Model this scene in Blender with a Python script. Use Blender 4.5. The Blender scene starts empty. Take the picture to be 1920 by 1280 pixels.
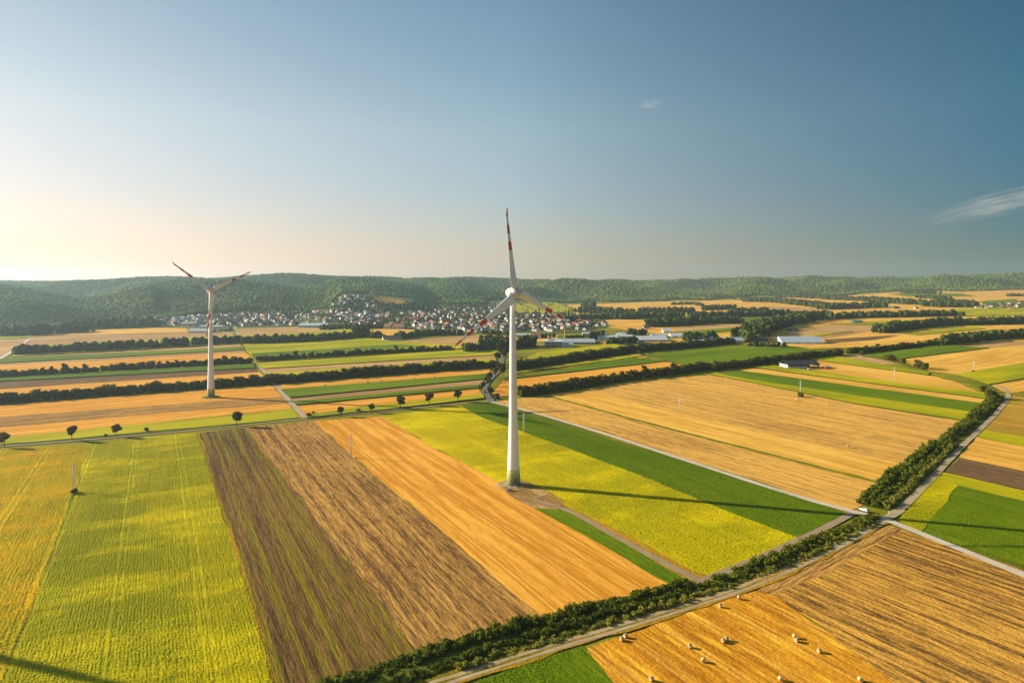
import bpy, bmesh, math, random
import numpy as np
from mathutils import Vector, Matrix
random.seed(7); rng = np.random.default_rng(7)
SC = bpy.context.scene; COL = SC.collection
R = math.radians
# ------------------------------------------------------------------ camera model (drone at 88 m, level lens with shift)
F, CX, CY, ROLL, H = 1280.0, 960.0, 533.0, 0.005, 88.3
cam = bpy.data.cameras.new('camera'); cam.sensor_width = 36; cam.lens = 36*F/1920; cam.shift_y = -107/1920
cam.clip_start = 1; cam.clip_end = 60000
co = bpy.data.objects.new('camera', cam); COL.objects.link(co); co.location = (0, 0, H)
co.matrix_world = Matrix.Translation((0, 0, H)) @ Matrix.Rotation(R(90), 4, 'X') @ Matrix.Rotation(-ROLL, 4, 'Z')
SC.camera = co
def ray(x, y):
    dx, dy = x-CX, y-CY; c, s = math.cos(ROLL), math.sin(ROLL)
    return (dx*c-dy*s)/F, (dx*s+dy*c)/F          # X/Y , drop/Y
# ------------------------------------------------------------------ terrain
def knots(pairs): a = np.array(pairs, float); return np.array([ray(x, 533)[0] for x in a[:, 0]]), a[:, 1]
ridge_px = [(-700,522),(-400,530),(-200,533),(0,525),(60,527),(120,526),(180,525),(260,519),(330,518),(400,522),(470,516),(540,512),(600,516),(650,519),(700,518),(740,521),(800,522),(860,519),(900,521),(960,523),(1000,525),(1060,523),(1100,525),(1170,524),(1200,527),(1240,525),(1300,524),(1370,521),(1400,519),(1450,522),(1490,520),(1530,516),(1560,520),(1600,521),(1700,521),(1760,518),(1830,515),(1920,513),(2100,512),(2500,515)]
foot_px = [(-700,632),(-200,630),(0,626),(100,622),(170,618),(285,612),(300,598),(400,585),(480,590),(560,589),(610,578),(640,553),(690,551),(775,560),(800,571),(900,566),(960,562),(1060,566),(1200,565),(1300,566),(1400,561),(1500,556),(1600,553),(1680,547),(1800,546),(1920,543),(2500,540)]
u_r1, r1_v = knots([(-700,1350),(-200,1280),(0,1240),(170,1380),(285,1460),(300,1720),(400,1950),(480,1960),(560,2000),(610,2050),(640,2150),(775,2500),(800,2600),(900,2900),(1060,3300),(1200,3450),(1400,3700),(1600,4200),(1920,4600),(2500,5000)])
u_r2, r2_v = knots([(-700,3000),(0,3000),(500,3600),(800,4300),(1200,5600),(1600,6600),(1920,7400),(2500,7800)])
u_r0, r0_v = knots([(-700,1300),(0,1200),(285,1400),(480,1800),(560,1650),(640,1600),(775,1750),(900,2000),(1060,2300),(1300,1900),(1600,1900),(2500,1900)])
UT = np.linspace(-1.35, 1.35, 541)
def prof(u, xs, v): return np.interp(u, xs, v)
R0T, R1T, R2T = prof(UT, u_r0, r0_v), prof(UT, u_r1, r1_v), prof(UT, u_r2, r2_v)
k = np.ones(31)/31; 
def sm(a, n=15):
    p = np.pad(a, n, mode='edge'); return np.convolve(p, np.ones(2*n+1)/(2*n+1), 'valid')
R0T = sm(R0T); R2T = sm(R2T)
fx = np.array([ray(*p) for p in foot_px]); Z1T = H - np.interp(UT, fx[:, 0], fx[:, 1])*R1T; Z1T = np.maximum(Z1T, 0)
rx = np.array([ray(*p) for p in ridge_px]); RV = np.interp(UT, rx[:, 0], rx[:, 1]); Z2T = H - RV*R2T - 14
_ph = rng.uniform(0, 6.28, (40,)); _an = rng.uniform(0, 6.28, (40,)); _wl = np.geomspace(1400, 300, 40)
def bumps(X, Y):
    s = np.zeros(np.broadcast(X, Y).shape)
    for p, a, w in zip(_ph, _an, _wl):
        s = s + (w/1300)**0.8*np.sin((X*np.cos(a)+Y*np.sin(a))*6.283/w+p)
    return s/3.0
def height(u, Y):
    u = np.asarray(u, float); Y = np.asarray(Y, float)
    r0 = np.interp(u, UT, R0T); r1 = np.interp(u, UT, R1T); r2 = np.interp(u, UT, R2T); z1 = np.interp(u, UT, Z1T); z2 = np.interp(u, UT, Z2T)
    a = np.clip((Y-r0)/(r1-r0), 0, 1); t = np.clip((Y-r1)/(r2-r1), 0, 1)
    z = z1*(a**1.6) + (z2-z1)*np.sin(t*1.5708)**1.15
    w = np.clip(t*5, 0, 1)*(1-0.75*np.clip((t-.6)/.4, 0, 1))
    z = z + 30*w*bumps(u*Y, Y)
    return z - 0.35*z2*np.clip((Y-r2)/3500, 0, 1)
for _ in range(4):                                                     # fit the skyline to the ridge seen
    g = np.linspace(0, 1.15, 90)
    YY = R1T[:, None]+(R2T-R1T)[:, None]*g[None]
    ang = ((height(UT[:, None]+0*YY, YY)+11-H)/YY).max(1)
    Z2T = sm(Z2T - (ang+RV)*R2T*0.9, 3)
def ht(X, Y): Y = max(Y, 1.0); return float(height(X/Y, Y))
def P(x, y, dz=0.0):
    """the ground point seen at a pixel of the 1920 x 1280 photograph"""
    u, v = ray(x, y)
    r0 = float(np.interp(u, UT, R0T))
    if v > 0 and H/v < r0: Y = H/v; return Vector((u*Y, Y, dz))
    Ys = np.geomspace(r0*.9, 12000, 1500); d = H-v*Ys-height(np.full_like(Ys, u), Ys)
    i = int(np.argmax(d < 0)) if (d < 0).any() else len(Ys)-1
    i = max(i, 1); t = d[i-1]/(d[i-1]-d[i]+1e-9); Y = Ys[i-1]+(Ys[i]-Ys[i-1])*min(max(t, 0), 1)
    return Vector((u*Y, Y, ht(u*Y, Y)+dz))
def inpoly(px, py, poly):
    px = np.asarray(px); r = np.zeros(px.shape, bool); n = len(poly)
    for i in range(n):
        x0, y0 = poly[i][:2]; x1, y1 = poly[(i+1) % n][:2]
        c = ((y0 > py) != (y1 > py)) & (px < (x1-x0)*(py-y0)/((y1-y0) if y1 != y0 else 1e-9)+x0); r ^= c
    return r
# ------------------------------------------------------------------ object helpers
def link(name, me, mats=(), parent=None, loc=None, rotz=0):
    o = bpy.data.objects.new(name, me); COL.objects.link(o)
    if me is not None:
        for m in (mats if isinstance(mats, (list, tuple)) else [mats]):
            if m is not None and m.name not in [x.name for x in me.materials if x]: me.materials.append(m)
    if parent: o.parent = parent
    if loc is not None: o.location = loc
    if rotz: o.rotation_euler[2] = rotz
    return o
def tag(o, label=None, cat=None, group=None, kind=None):
    for k_, v_ in (('label', label), ('category', cat), ('group', group), ('kind', kind)):
        if v_: o[k_] = v_
    return o
def thing(name, label, cat, loc=(0, 0, 0), rotz=0, group=None): return tag(link(name, None, loc=loc, rotz=rotz), label, cat, group)
def np_mesh(name, V, Fq, tint=None, n=None):
    """V (k,3), Fq (m, s) faces of one size"""
    me = bpy.data.meshes.new(name); V = np.asarray(V, np.float32); Fq = np.asarray(Fq, np.int32); m, s = Fq.shape
    me.vertices.add(len(V)); me.vertices.foreach_set('co', V.ravel())
    me.loops.add(m*s); me.loops.foreach_set('vertex_index', Fq.ravel())
    me.polygons.add(m); me.polygons.foreach_set('loop_start', np.arange(0, m*s, s, dtype=np.int32)); me.polygons.foreach_set('loop_total', np.full(m, s, np.int32))
    me.update(calc_edges=True)
    if tint is not None:
        a = me.attributes.new('tint', 'FLOAT', 'POINT'); a.data.foreach_set('value', np.asarray(tint, np.float32))
    return me
class MB:
    def __init__(s): s.v = []; s.f = []; s.m = []
    def add(s, vs, fs, m=0):
        o = len(s.v); s.v += [tuple(v) for v in vs]; s.f += [tuple(i+o for i in f) for f in fs]; s.m += [m]*len(fs); return s
    def box(s, x0, x1, y0, y1, z0, z1, m=0):
        v = [(x0,y0,z0),(x1,y0,z0),(x1,y1,z0),(x0,y1,z0),(x0,y0,z1),(x1,y0,z1),(x1,y1,z1),(x0,y1,z1)]
        return s.add(v, [(3,2,1,0),(4,5,6,7),(0,1,5,4),(1,2,6,5),(2,3,7,6),(3,0,4,7)], m)
    def tube(s, pts, rad, n=10, m=0, cap=True):
        pts = [Vector(p) for p in pts]; vs = []; fs = []
        for i, p in enumerate(pts):
            d = (pts[min(i+1, len(pts)-1)]-pts[max(i-1, 0)]).normalized(); a = d.orthogonal().normalized(); 
            if abs(d.z) > .9: a = Vector((1, 0, 0)); a = (a-d*a.dot(d)).normalized()
            b = d.cross(a); r = rad[i] if isinstance(rad, (list, tuple)) else rad
            vs += [p+a*r*math.cos(6.2832*k/n)+b*r*math.sin(6.2832*k/n) for k in range(n)]
        for i in range(len(pts)-1):
            fs += [(i*n+k, i*n+(k+1) % n, (i+1)*n+(k+1) % n, (i+1)*n+k) for k in range(n)]
        if cap: fs += [tuple(range(n-1, -1, -1)), tuple((len(pts)-1)*n+k for k in range(n))]
        return s.add(vs, fs, m)
    def mesh(s, name, smooth=False):
        me = bpy.data.meshes.new(name); me.from_pydata(s.v, [], s.f); me.polygons.foreach_set('material_index', s.m)
        if smooth: me.polygons.foreach_set('use_smooth', [True]*len(s.f))
        me.update(); return me
    def build(s, name, mats, parent=None, loc=None, rotz=0, smooth=False): return link(name, s.mesh(name, smooth), mats, parent, loc, rotz)
def lathe(prof_, n=32):
    vs, fs = [], []
    for r, z in prof_: vs += [(r*math.cos(6.2832*k/n), r*math.sin(6.2832*k/n), z) for k in range(n)]
    for i in range(len(prof_)-1): fs += [(i*n+k, i*n+(k+1) % n, (i+1)*n+(k+1) % n, (i+1)*n+k) for k in range(n)]
    fs += [tuple(range(n-1, -1, -1)), tuple((len(prof_)-1)*n+k for k in range(n))]
    return vs, fs
def ordinal(n): return f"{n}{'th' if 10 <= n % 100 <= 20 else {1:'st',2:'nd',3:'rd'}.get(n % 10, 'th')}"
# ------------------------------------------------------------------ materials
class N:
    def __init__(s, name):
        s.m = bpy.data.materials.new(name); s.m.use_nodes = True; s.t = s.m.node_tree; s.t.nodes.clear()
        s.out = s.n('ShaderNodeOutputMaterial')
    def n(s, typ, **kw):
        x = s.t.nodes.new(typ)
        for a, b in kw.items(): setattr(x, a, b)
        return x
    def l(s, a, b): s.t.links.new(a, b)
    def set(s, sock, v):
        if hasattr(v, 'is_linked') or isinstance(v, bpy.types.NodeSocket): s.l(v, sock)
        else: sock.default_value = (*v, 1) if isinstance(v, tuple) and len(v) == 3 and sock.type == 'RGBA' else v
    def math(s, op, a, b=0.0, c=None, clamp=False):
        x = s.n('ShaderNodeMath', operation=op, use_clamp=clamp); s.set(x.inputs[0], a); s.set(x.inputs[1], b)
        if c is not None: s.set(x.inputs[2], c)
        return x.outputs[0]
    def mix(s, f, a, b, mode='MIX'):
        x = s.n('ShaderNodeMix', data_type='RGBA', blend_type=mode, clamp_factor=True)
        s.set(x.inputs[0], f); s.set(x.inputs[6], a); s.set(x.inputs[7], b); return x.outputs[2]
    def pos(s, ang=0.0, scale=(1, 1, 1), src=None):
        g = src or s.n('ShaderNodeNewGeometry').outputs['Position']
        mp = s.n('ShaderNodeMapping', vector_type='POINT'); s.l(g, mp.inputs[0]); mp.inputs['Rotation'].default_value = (0, 0, -ang)
        m2 = s.n('ShaderNodeMapping', vector_type='POINT'); s.l(mp.outputs[0], m2.inputs[0]); m2.inputs['Scale'].default_value = scale
        return m2.outputs[0]
    def noise(s, vec, scale=1.0, detail=2.0, rough=.5, lo=None, hi=None):
        x = s.n('ShaderNodeTexNoise'); s.l(vec, x.inputs['Vector']); x.inputs['Scale'].default_value = scale; x.inputs['Detail'].default_value = detail; x.inputs['Roughness'].default_value = rough
        o = x.outputs[0]
        if lo is not None: o = s.rng(o, lo, hi)
        return o
    def rng(s, v, lo, hi, a=0., b=1.):
        x = s.n('ShaderNodeMapRange'); s.set(x.inputs[0], v); x.inputs[1].default_value = lo; x.inputs[2].default_value = hi; x.inputs[3].default_value = a; x.inputs[4].default_value = b; return x.outputs[0]
    def bsdf(s, color, rough=.8, spec=.3, bump=None, bstr=.5, bdist=.1, metal=0., transl=0.0):
        b = s.n('ShaderNodeBsdfPrincipled'); s.set(b.inputs['Base Color'], color); s.set(b.inputs['Roughness'], rough); b.inputs['Specular IOR Level'].default_value = spec; b.inputs['Metallic'].default_value = metal
        if bump is not None:
            x = s.n('ShaderNodeBump'); x.inputs['Strength'].default_value = bstr; x.inputs['Distance'].default_value = bdist; s.l(bump, x.inputs['Height']); s.l(x.outputs[0], b.inputs['Normal'])
        o = b.outputs[0]
        if transl:
            t = s.n('ShaderNodeBsdfTranslucent'); s.set(t.inputs[0], color); mx = s.n('ShaderNodeMixShader'); mx.inputs[0].default_value = transl
            s.l(o, mx.inputs[1]); s.l(t.outputs[0], mx.inputs[2]); o = mx.outputs[0]
        s.l(o, s.out.inputs[0]); return s.m
_mc = {}
def paint(name, c, rough=.5, var=.12, scale=.6, spec=.4, metal=0.):
    if name in _mc: return _mc[name]
    n = N(name); p = n.n('ShaderNodeTexCoord').outputs['Object']; f = n.noise(p, scale, 4, .6, .3, .7)
    d = tuple(x*(1-var*2) for x in c); _mc[name] = n.bsdf(n.mix(f, d, c), rough, spec, metal=metal); return _mc[name]
def leafmat(name, dark, light, dry=None, transl=.3, scale=.06):
    if name in _mc: return _mc[name]
    dark, light, dry = [(c_[0], c_[1]*.93, c_[2]*.75) for c_ in (dark, light, dry or light)]
    n = N(name); a = n.n('ShaderNodeAttribute', attribute_name='tint').outputs['Fac']; oi = n.n('ShaderNodeObjectInfo').outputs['Random']
    p = n.pos(); nz = n.noise(p, scale, 3, .6, .3, .7)
    f = n.math('ADD', n.math('MULTIPLY', a, .55), n.math('ADD', n.math('MULTIPLY', oi, .25), n.math('MULTIPLY', nz, .25)), clamp=True)
    c = n.mix(f, dark, light)
    if dry: c = n.mix(n.math('MULTIPLY', n.noise(p, scale*2.3, 3, .6, .5, .72), .6), c, dry)
    _mc[name] = n.bsdf(c, .8, .08, transl=transl); return _mc[name]
_fi = [0]
def fieldmat(kind, ang):
    """soil / stubble / crop sheets; ang = direction of the rows"""
    key = (kind, round(ang, 2))
    if key in _mc: return _mc[key]
    S = FT[kind]; n = N('field_'+kind)
    _fi[0] += 1
    off = n.n('ShaderNodeVectorMath', operation='ADD'); n.l(n.n('ShaderNodeNewGeometry').outputs['Position'], off.inputs[0]); off.inputs[1].default_value = (137.*_fi[0], 71.*_fi[0], 0)
    g = off.outputs[0]; w = S.get('row', 1.0)
    streak = n.noise(n.pos(ang, (.016, .45/w, 1), g), 1, 5, .68, .34, .66)          # long streaks along the rows
    fine = n.noise(n.pos(ang, (.14, 1.5/w, 1), g), 1, 3, .7, .32, .68)
    big = n.noise(n.pos(ang, (.006, .016, 1), g), 1, 4, .6, .32, .68)
    grain = n.noise(n.pos(0, (1, 1, 1), g), 1.1, 3, .75, .25, .75)
    ks = S.get('k', (.45, .3, .35, .25)); 
    f = n.math('ADD', n.math('ADD', n.math('MULTIPLY', streak, ks[0]), n.math('MULTIPLY', fine, ks[1])), n.math('ADD', n.math('MULTIPLY', big, ks[2]), n.math('MULTIPLY', grain, ks[3])))
    if S.get('per'):
        sp = n.n('ShaderNodeSeparateXYZ'); n.l(n.pos(ang, (1, 1, 1), g), sp.inputs[0]); wb = n.math('MULTIPLY', n.noise(n.pos(ang, (.02, .12, 1), g), 1, 3), S['per']*2.6)
        wv = n.math('ADD', n.math('MULTIPLY', n.math('MULTIPLY', n.noise(n.pos(ang, (.05, .25, 1), g), 1, 3, .6, .3, .7), n.math('SINE', n.math('MULTIPLY', n.math('ADD', sp.outputs[1], wb), 6.2832/S['per']))), .6), .5)
        f = n.math('ADD', n.math('MULTIPLY', f, 1-S.get('pw', .4)), n.math('MULTIPLY', wv, S.get('pw', .4)*sum(ks)))
    f = n.rng(f, sum(ks)*(.18 if S.get('lift') else .35), sum(ks)*(.60 if S.get('lift') else .67))
    c = n.mix(f, S['a'], S['b'])
    if 'c' in S:
        m = n.noise(n.pos(ang, S.get('cs', (.02, .05, 1)), g), 1, 5, .68, *S.get('cr', (.5, .68)))
        m = n.math('MULTIPLY', m, n.math('ADD', n.math('MULTIPLY', fine, .6), .4)); c = n.mix(m, c, S['c'])
    if S.get('tram'):                                                             # paired wheel tracks
        sep = n.n('ShaderNodeSeparateXYZ'); n.l(n.pos(ang, (1, 1, 1), g), sep.inputs[0])
        wob = n.math('ADD', sep.outputs[1], n.math('MULTIPLY', n.noise(n.pos(ang, (.01, .01, 1), g), 1, 1), 3.))
        fr = n.math('ABSOLUTE', n.math('SUBTRACT', n.math('FRACT', n.math('DIVIDE', wob, S['tram'])), .5))
        d = n.math('ABSOLUTE', n.math('SUBTRACT', fr, .9/S['tram'])); tr = n.rng(d, .25/S['tram'], .6/S['tram'], 1, 0)
        tr = n.math('MULTIPLY', tr, n.math('ADD', n.math('MULTIPLY', streak, .7), .15)); c = n.mix(tr, c, S['t'])
    h = n.math('ADD', n.math('MULTIPLY', fine, .7), n.math('MULTIPLY', grain, .6))
    _mc[key] = n.bsdf(c, .95, .04, h, S.get('bs', .5), S.get('bd', .25)); return _mc[key]
FT = {
 'orange': dict(per=6.5, pw=0.1, a=(.62,.27,.025), b=(.92,.49,.09), row=1.5, k=(.9,.4,.35,.2), tram=15., t=(.48,.20,.025), bs=.35),
 'pale':   dict(per=8.0, pw=0.1, a=(.62,.33,.05), b=(.92,.57,.13), row=2., k=(.6,.35,.6,.2), tram=24., t=(.5,.28,.05), bs=.35),
 'brownstub': dict(per=2.4, pw=0.12, a=(.165,.088,.036), b=(.64,.365,.105), row=1.3, k=(.75,.75,.3,.5), bs=.9),
 'streak': dict(per=3.4, pw=0.12, a=(.20,.115,.05), b=(.84,.49,.12), row=1.5, k=(.9,.8,.35,.35), lift=1, bs=.6),
 'gold':   dict(per=3.1, pw=0.2, a=(.145,.078,.03), b=(.82,.45,.085), row=1.2, k=(.8,.8,.35,.6), bs=.8),
 'bale':   dict(per=5.5, pw=0.14, a=(.44,.18,.012), b=(.80,.38,.03), row=2.0, k=(.5,.5,.3,.5), c=(1.0,.62,.06), cs=(.05,.40,1), cr=(.52,.62), tram=11., t=(.85,.5,.10), bs=.7),
 'plough': dict(per=3.0, pw=0.15, a=(.11,.068,.042), b=(.26,.16,.085), row=1.6, k=(.5,.5,.3,.35), bs=.8),
 'ploughg': dict(per=3.0, pw=0.16, a=(.085,.052,.022), b=(.28,.165,.055), row=1.1, k=(.6,.6,.5,.5), c=(.27,.23,.008), cs=(.005,.34,1), cr=(.47,.59), bs=.9),
 'tan':    dict(per=6.0, pw=0.1, a=(.36,.215,.10), b=(.62,.40,.19), row=2., k=(.5,.35,.6,.25), bs=.4),
 'green':  dict(a=(.085,.165,.002), b=(.19,.275,.003), row=1.4, k=(.35,.45,.6,.4), bs=.8),
 'lime':   dict(a=(.27,.31,.003), b=(.54,.48,.004), row=1.4, k=(.3,.35,.9,.35), bs=.7),
 'limey':  dict(a=(.26,.29,.002), b=(.50,.45,.003), c=(.90,.74,.002), cs=(.05,.022,1), cr=(.48,.66), row=1.3, k=(.3,.35,.8,.35), bs=.7),
 'bright': dict(a=(.36,.36,.002), b=(.62,.53,.003), c=(.88,.74,.002), cs=(.03,.014,1), cr=(.47,.60), row=1.3, k=(.3,.35,.8,.35), bs=.7),
 'sun':    dict(a=(.34,.31,.002), b=(.66,.52,.003), c=(.90,.52,.002), cs=(.05,.03,1), cr=(.48,.64), row=2., k=(.4,.4,.6,.5), bs=.8),
 'grass':  dict(a=(.13,.16,.01), b=(.31,.29,.02), row=3., k=(.2,.3,.7,.4), bs=.6),
 'garden': dict(a=(.045,.075,.012), b=(.15,.17,.035), c=(.36,.31,.22), cs=(.03,.05,1), cr=(.56,.64), row=4., k=(.1,.2,.7,.5), bs=.5),
 'bank': dict(a=(.035,.055,.008), b=(.13,.15,.02), c=(.30,.24,.04), cs=(.08,.08,1), cr=(.55,.68), row=3., k=(.1,.3,.6,.7), bs=.8),
 'weeds':  dict(a=(.17,.16,.01), b=(.56,.30,.025), row=2.4, k=(.2,.4,.6,.8), bs=.8),
 'dirt':   dict(a=(.28,.16,.06), b=(.56,.36,.17), c=(.62,.45,.26), cs=(.08,.08,1), row=4., k=(.2,.3,.6,.5), bs=.4),
 'yellow': dict(a=(.52,.36,.01), b=(.74,.48,.015), row=2., bs=.4),
 'dull':   dict(a=(.34,.22,.03), b=(.62,.36,.05), c=(.30,.28,.015), cs=(.02,.04,1), row=2., bs=.4),
}
for k_ in FT:
    for c_ in 'abct':
        if c_ in FT[k_]: r_, g_, b_ = FT[k_][c_]; FT[k_][c_] = (r_, g_*.91, b_*.68)
# ------------------------------------------------------------------ ground sheet
def build_terrain():
    us = np.linspace(-1.3, 1.3, 361); Ys = np.concatenate([[-250, 0, 60, 120], np.geomspace(180, 11000, 260)])
    U, Y = np.meshgrid(us, Ys); X = U*np.maximum(Y, 220); Z = np.where(Y > 500, height(U, np.maximum(Y, 1)), 0)
    V = np.stack([X, Y, Z], -1).reshape(-1, 3); nx = len(us); i = np.arange(len(Ys)-1)[:, None]*nx+np.arange(nx-1)[None]
    Fq = np.stack([i, i+1, i+nx+1, i+nx], -1).reshape(-1, 4)
    me = np_mesh('ground', V, Fq); me.polygons.foreach_set('use_smooth', np.ones(len(Fq), bool))
    tag(link('ground', me, fieldmat('grass', .2)), kind='structure')
build_terrain()
# ------------------------------------------------------------------ fields
def dirang(a, b): A, B = P(*a), P(*b); return math.atan2(B.y-A.y, B.x-A.x)
ANG_A = dirang((375, 812), (515, 1275))     # the long strips running toward the viewer
ANG_B = dirang((0, 755), (510, 712))        # far strips
ANG_C = dirang((1010, 778), (1590, 960))
layer = [0]
def sheet(poly, z, thick=0., ang=0.):
    me = bpy.data.meshes.new('field'); bm = bmesh.new(); pts = [P(*p) for p in poly]; e_ = Vector((math.cos(ang), math.sin(ang), 0)); e_ = e_ if e_.x > 0 else -e_
    pts = [q+e_*260 if p[0] == 1960 else (q-e_*200 if p[0] in (-100, -200) else q) for p, q in zip(poly, pts)]; pts = [Vector((q.x, q.y, ht(q.x, q.y))) for q in pts]
    q = []
    for a, b in zip(pts, pts[1:]+pts[:1]):
        L = (b-a).length; n_ = int(min(L/7., 60)) if max(a.y, b.y) < 1000 else 1; d = (b-a).normalized(); nn = Vector((-d.y, d.x, 0)); p1, p2 = random.uniform(0, 6), random.uniform(0, 6)
        for i in range(max(n_, 1)):
            o_ = 0 if i == 0 else (.35*math.sin(p1+i*.55)+.3*math.sin(p2+i*1.3)+random.uniform(-.25, .25)); q.append(a+(b-a)*(i/max(n_, 1))+nn*o_)
    ring = [bm.verts.new((p.x, p.y, 0)) for p in q]; f = bm.faces.new(ring); bmesh.ops.triangulate(bm, faces=[f])
    if max(p.z for p in pts) > 0 or max(p.y for p in pts) > 1300:
        for _ in range(6):
            es = [e for e in bm.edges if e.calc_length() > 90]
            if not es: break
            bmesh.ops.subdivide_edges(bm, edges=es, cuts=1); bmesh.ops.triangulate(bm, faces=[f for f in bm.faces if len(f.verts) > 3])
    bm.normal_update()
    for v in bm.verts:
        v.co.z = ht(v.co.x, v.co.y)+z+thick+max(0, v.co.y-1300)*.0006
    for f in bm.faces:
        if f.normal.z < 0: f.normal_flip()
    sk = []
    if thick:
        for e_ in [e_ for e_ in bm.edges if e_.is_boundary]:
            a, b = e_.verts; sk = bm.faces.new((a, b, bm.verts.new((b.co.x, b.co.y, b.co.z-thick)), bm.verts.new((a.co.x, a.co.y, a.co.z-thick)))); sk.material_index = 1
    bm.to_mesh(me); bm.free(); return me
def ring_far(poly): return min(P(*p).y for p in poly) > 370
def field(kind, poly, ang=ANG_B, name=None):
    layer[0] += 1
    names = dict(green='crop_field', lime='crop_field', limey='crop_field', bright='crop_field', sun='crop_field', plough='ploughed_field', ploughg='ploughed_field', grass='meadow', weeds='verge', dirt='dirt_pad')
    o = link(name or names.get(kind, 'stubble_field'), sheet(poly, .012+.005*layer[0], {'green': .9, 'lime': .8}.get(kind, 0) if ring_far(poly) else 0, ANG_C if abs(ang-ANG_A) < .01 else ang), [fieldmat(kind, ang), paint('crop_stems', (.07,.075,.01), .95, .2, .3, .02)]); return tag(o, kind='structure')  # crop sides: stem colour darkened, shade of the gaps between stalks painted in
F1 = [(-420,868),(0,843),(172,831),(137,924),(74,1104),(16,1245),(-5,1300),(-900,1300)]
F2 = [(172,831),(368,809),(375,830),(400,908),(437,1024),(474,1140),(511,1280),(514,1300),(-5,1300),(16,1245),(74,1104),(137,924)]
F5 = [(716,780),(800,769),(865,761),(900,781),(1060,838),(1200,891),(1387,967),(1497,1010),(1420,1045),(1340,1082),(1300,1070),(1230,1030),(1060,946),(1010,918),(985,905),(940,904),(814,839)]
F6 = [(865,760),(920,754),(1010,785),(1200,840),(1400,901),(1588,962),(1500,1008),(1387,967),(1200,891),(1060,838),(900,781)]
I6 = [(1755,893),(1797,910),(1727,998),(1684,976)]
I7 = [(1797,910),(1960,953),(1960,1085),(1730,999)]
J3 = [(830,1300),(960,1254),(1093,1211),(1165,1300)]
field('sun', F1, ANG_A); field('limey', F2, ANG_A)
field('weeds', [(368,809),(376,811),(404,905),(443,1022),(480,1138),(520,1280),(525,1300),(512,1300),(474,1140),(437,1024),(400,908)], ANG_A)
field('ploughg', [(375,811),(460,801),(560,932),(660,1061),(779,1214),(775,1226),(640,1275),(525,1300),(480,1138),(443,1022),(404,905)], ANG_A)
field('brownstub', [(460,801),(588,789),(669,862),(833,999),(920,1072),(1016,1152),(1000,1165),(779,1226),(779,1214),(660,1061),(560,932)], ANG_A)
field('orange', [(588,789),(716,780),(814,839),(940,904),(951,922),(998,951),(1130,1022),(1264,1099),(1230,1110),(1100,1150),(1016,1165),(1013,1151),(833,999),(669,862)], ANG_A)
field('brownstub', [(775,1228),(1000,1158),(1016,1152),(1100,1140),(1262,1096),(1268,1101),(1100,1156),(960,1190),(780,1242),(640,1290),(620,1285)], ANG_B+.1)
field('bright', F5, ANG_A); field('green', F6, ANG_A)
field('weeds', [(1005,917),(1060,946),(1230,1030),(1300,1070),(1335,1085),(1300,1092),(1150,1005),(1045,942)], ANG_A)
field('green', [(998,951),(1045,950),(1150,1008),(1295,1092),(1270,1100),(1130,1022)], ANG_A)
field('dirt', [(938,908),(985,903),(1025,918),(1060,938),(1045,955),(1000,952),(950,924)], ANG_A)
field('streak', [(930,752),(975,747),(1023,741),(1200,790),(1473,860),(1649,905),(1614,950),(1590,957),(1400,895),(1200,832),(1010,778)], ANG_C)
field('pale', [(1023,741),(1100,730),(1272,775),(1430,812),(1676,866),(1690,872),(1649,905),(1473,860),(1200,790)], ANG_C)
field('streak', [(1100,730),(1180,716),(1330,703),(1420,718),(1600,757),(1808,790),(1762,825),(1690,872),(1676,866),(1430,812),(1272,775)], ANG_C)
field('lime', [(1330,702),(1345,700),(1400,712),(1600,742),(1832,775),(1808,790),(1600,757),(1420,720)], ANG_C)
field('green', [(1340,700),(1395,697),(1600,725),(1845,758),(1832,775),(1600,742),(1400,712)], ANG_C)
field('pale', [(1385,694),(1412,690),(1600,715),(1853,749),(1845,758),(1600,725),(1395,698)], ANG_C)
field('lime', [(1410,689),(1452,686),(1570,702),(1700,721),(1845,738),(1853,749),(1600,715)], ANG_C)
field('pale', [(1452,686),(1530,674),(1640,690),(1740,703),(1835,726),(1845,738),(1700,721),(1570,702)], ANG_C)
field('lime', [(1518,674),(1570,668),(1650,684),(1745,699),(1740,704),(1640,691)], ANG_C)
field('tan', [(1570,668),(1605,664),(1695,682),(1650,684)], ANG_C)
field('green', [(1617,669),(1759,647),(1854,653),(1684,674)], ANG_B)
field('pale', [(1684,674),(1854,653),(1960,648),(1960,680),(1795,702),(1745,696)], ANG_B)
field('tan', [(1762,648),(1925,631),(1960,630),(1960,652),(1854,653)], ANG_B)
field('lime', [(1790,703),(1960,678),(1960,712),(1855,722)], ANG_B)
field('pale', [(1857,722),(1960,710),(1960,746),(1892,738)], ANG_B)
field('dull', [(1893,742),(1960,746),(1960,840),(1838,806)], ANG_C)
field('lime', [(1842,806),(1960,836),(1960,856),(1830,820)], ANG_C)
field('pale', [(1830,820),(1960,856),(1960,900),(1798,858)], ANG_C)
field('plough', [(1800,858),(1960,900),(1960,938),(1770,886)], ANG_C)
field('lime', [(1768,885),(1960,936),(1960,955),(1797,911),(1755,894)], ANG_C)
field('limey', I6, ANG_A); field('green', I7, ANG_A)
field('gold', [(1420,1107),(1540,1050),(1668,985),(1720,1003),(1960,1098),(1960,1330),(1720,1330),(1560,1190),(1455,1118)], ANG_C)
field('bale', [(1098,1217),(1250,1160),(1418,1108),(1455,1118),(1560,1190),(1740,1330),(1150,1330)], ANG_C)
field('brownstub', [(1420,1107),(1540,1050),(1668,985),(1690,993),(1580,1060),(1455,1118)], dirang((1420,1107),(1640,985)))
field('green', J3, ANG_A)
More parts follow.
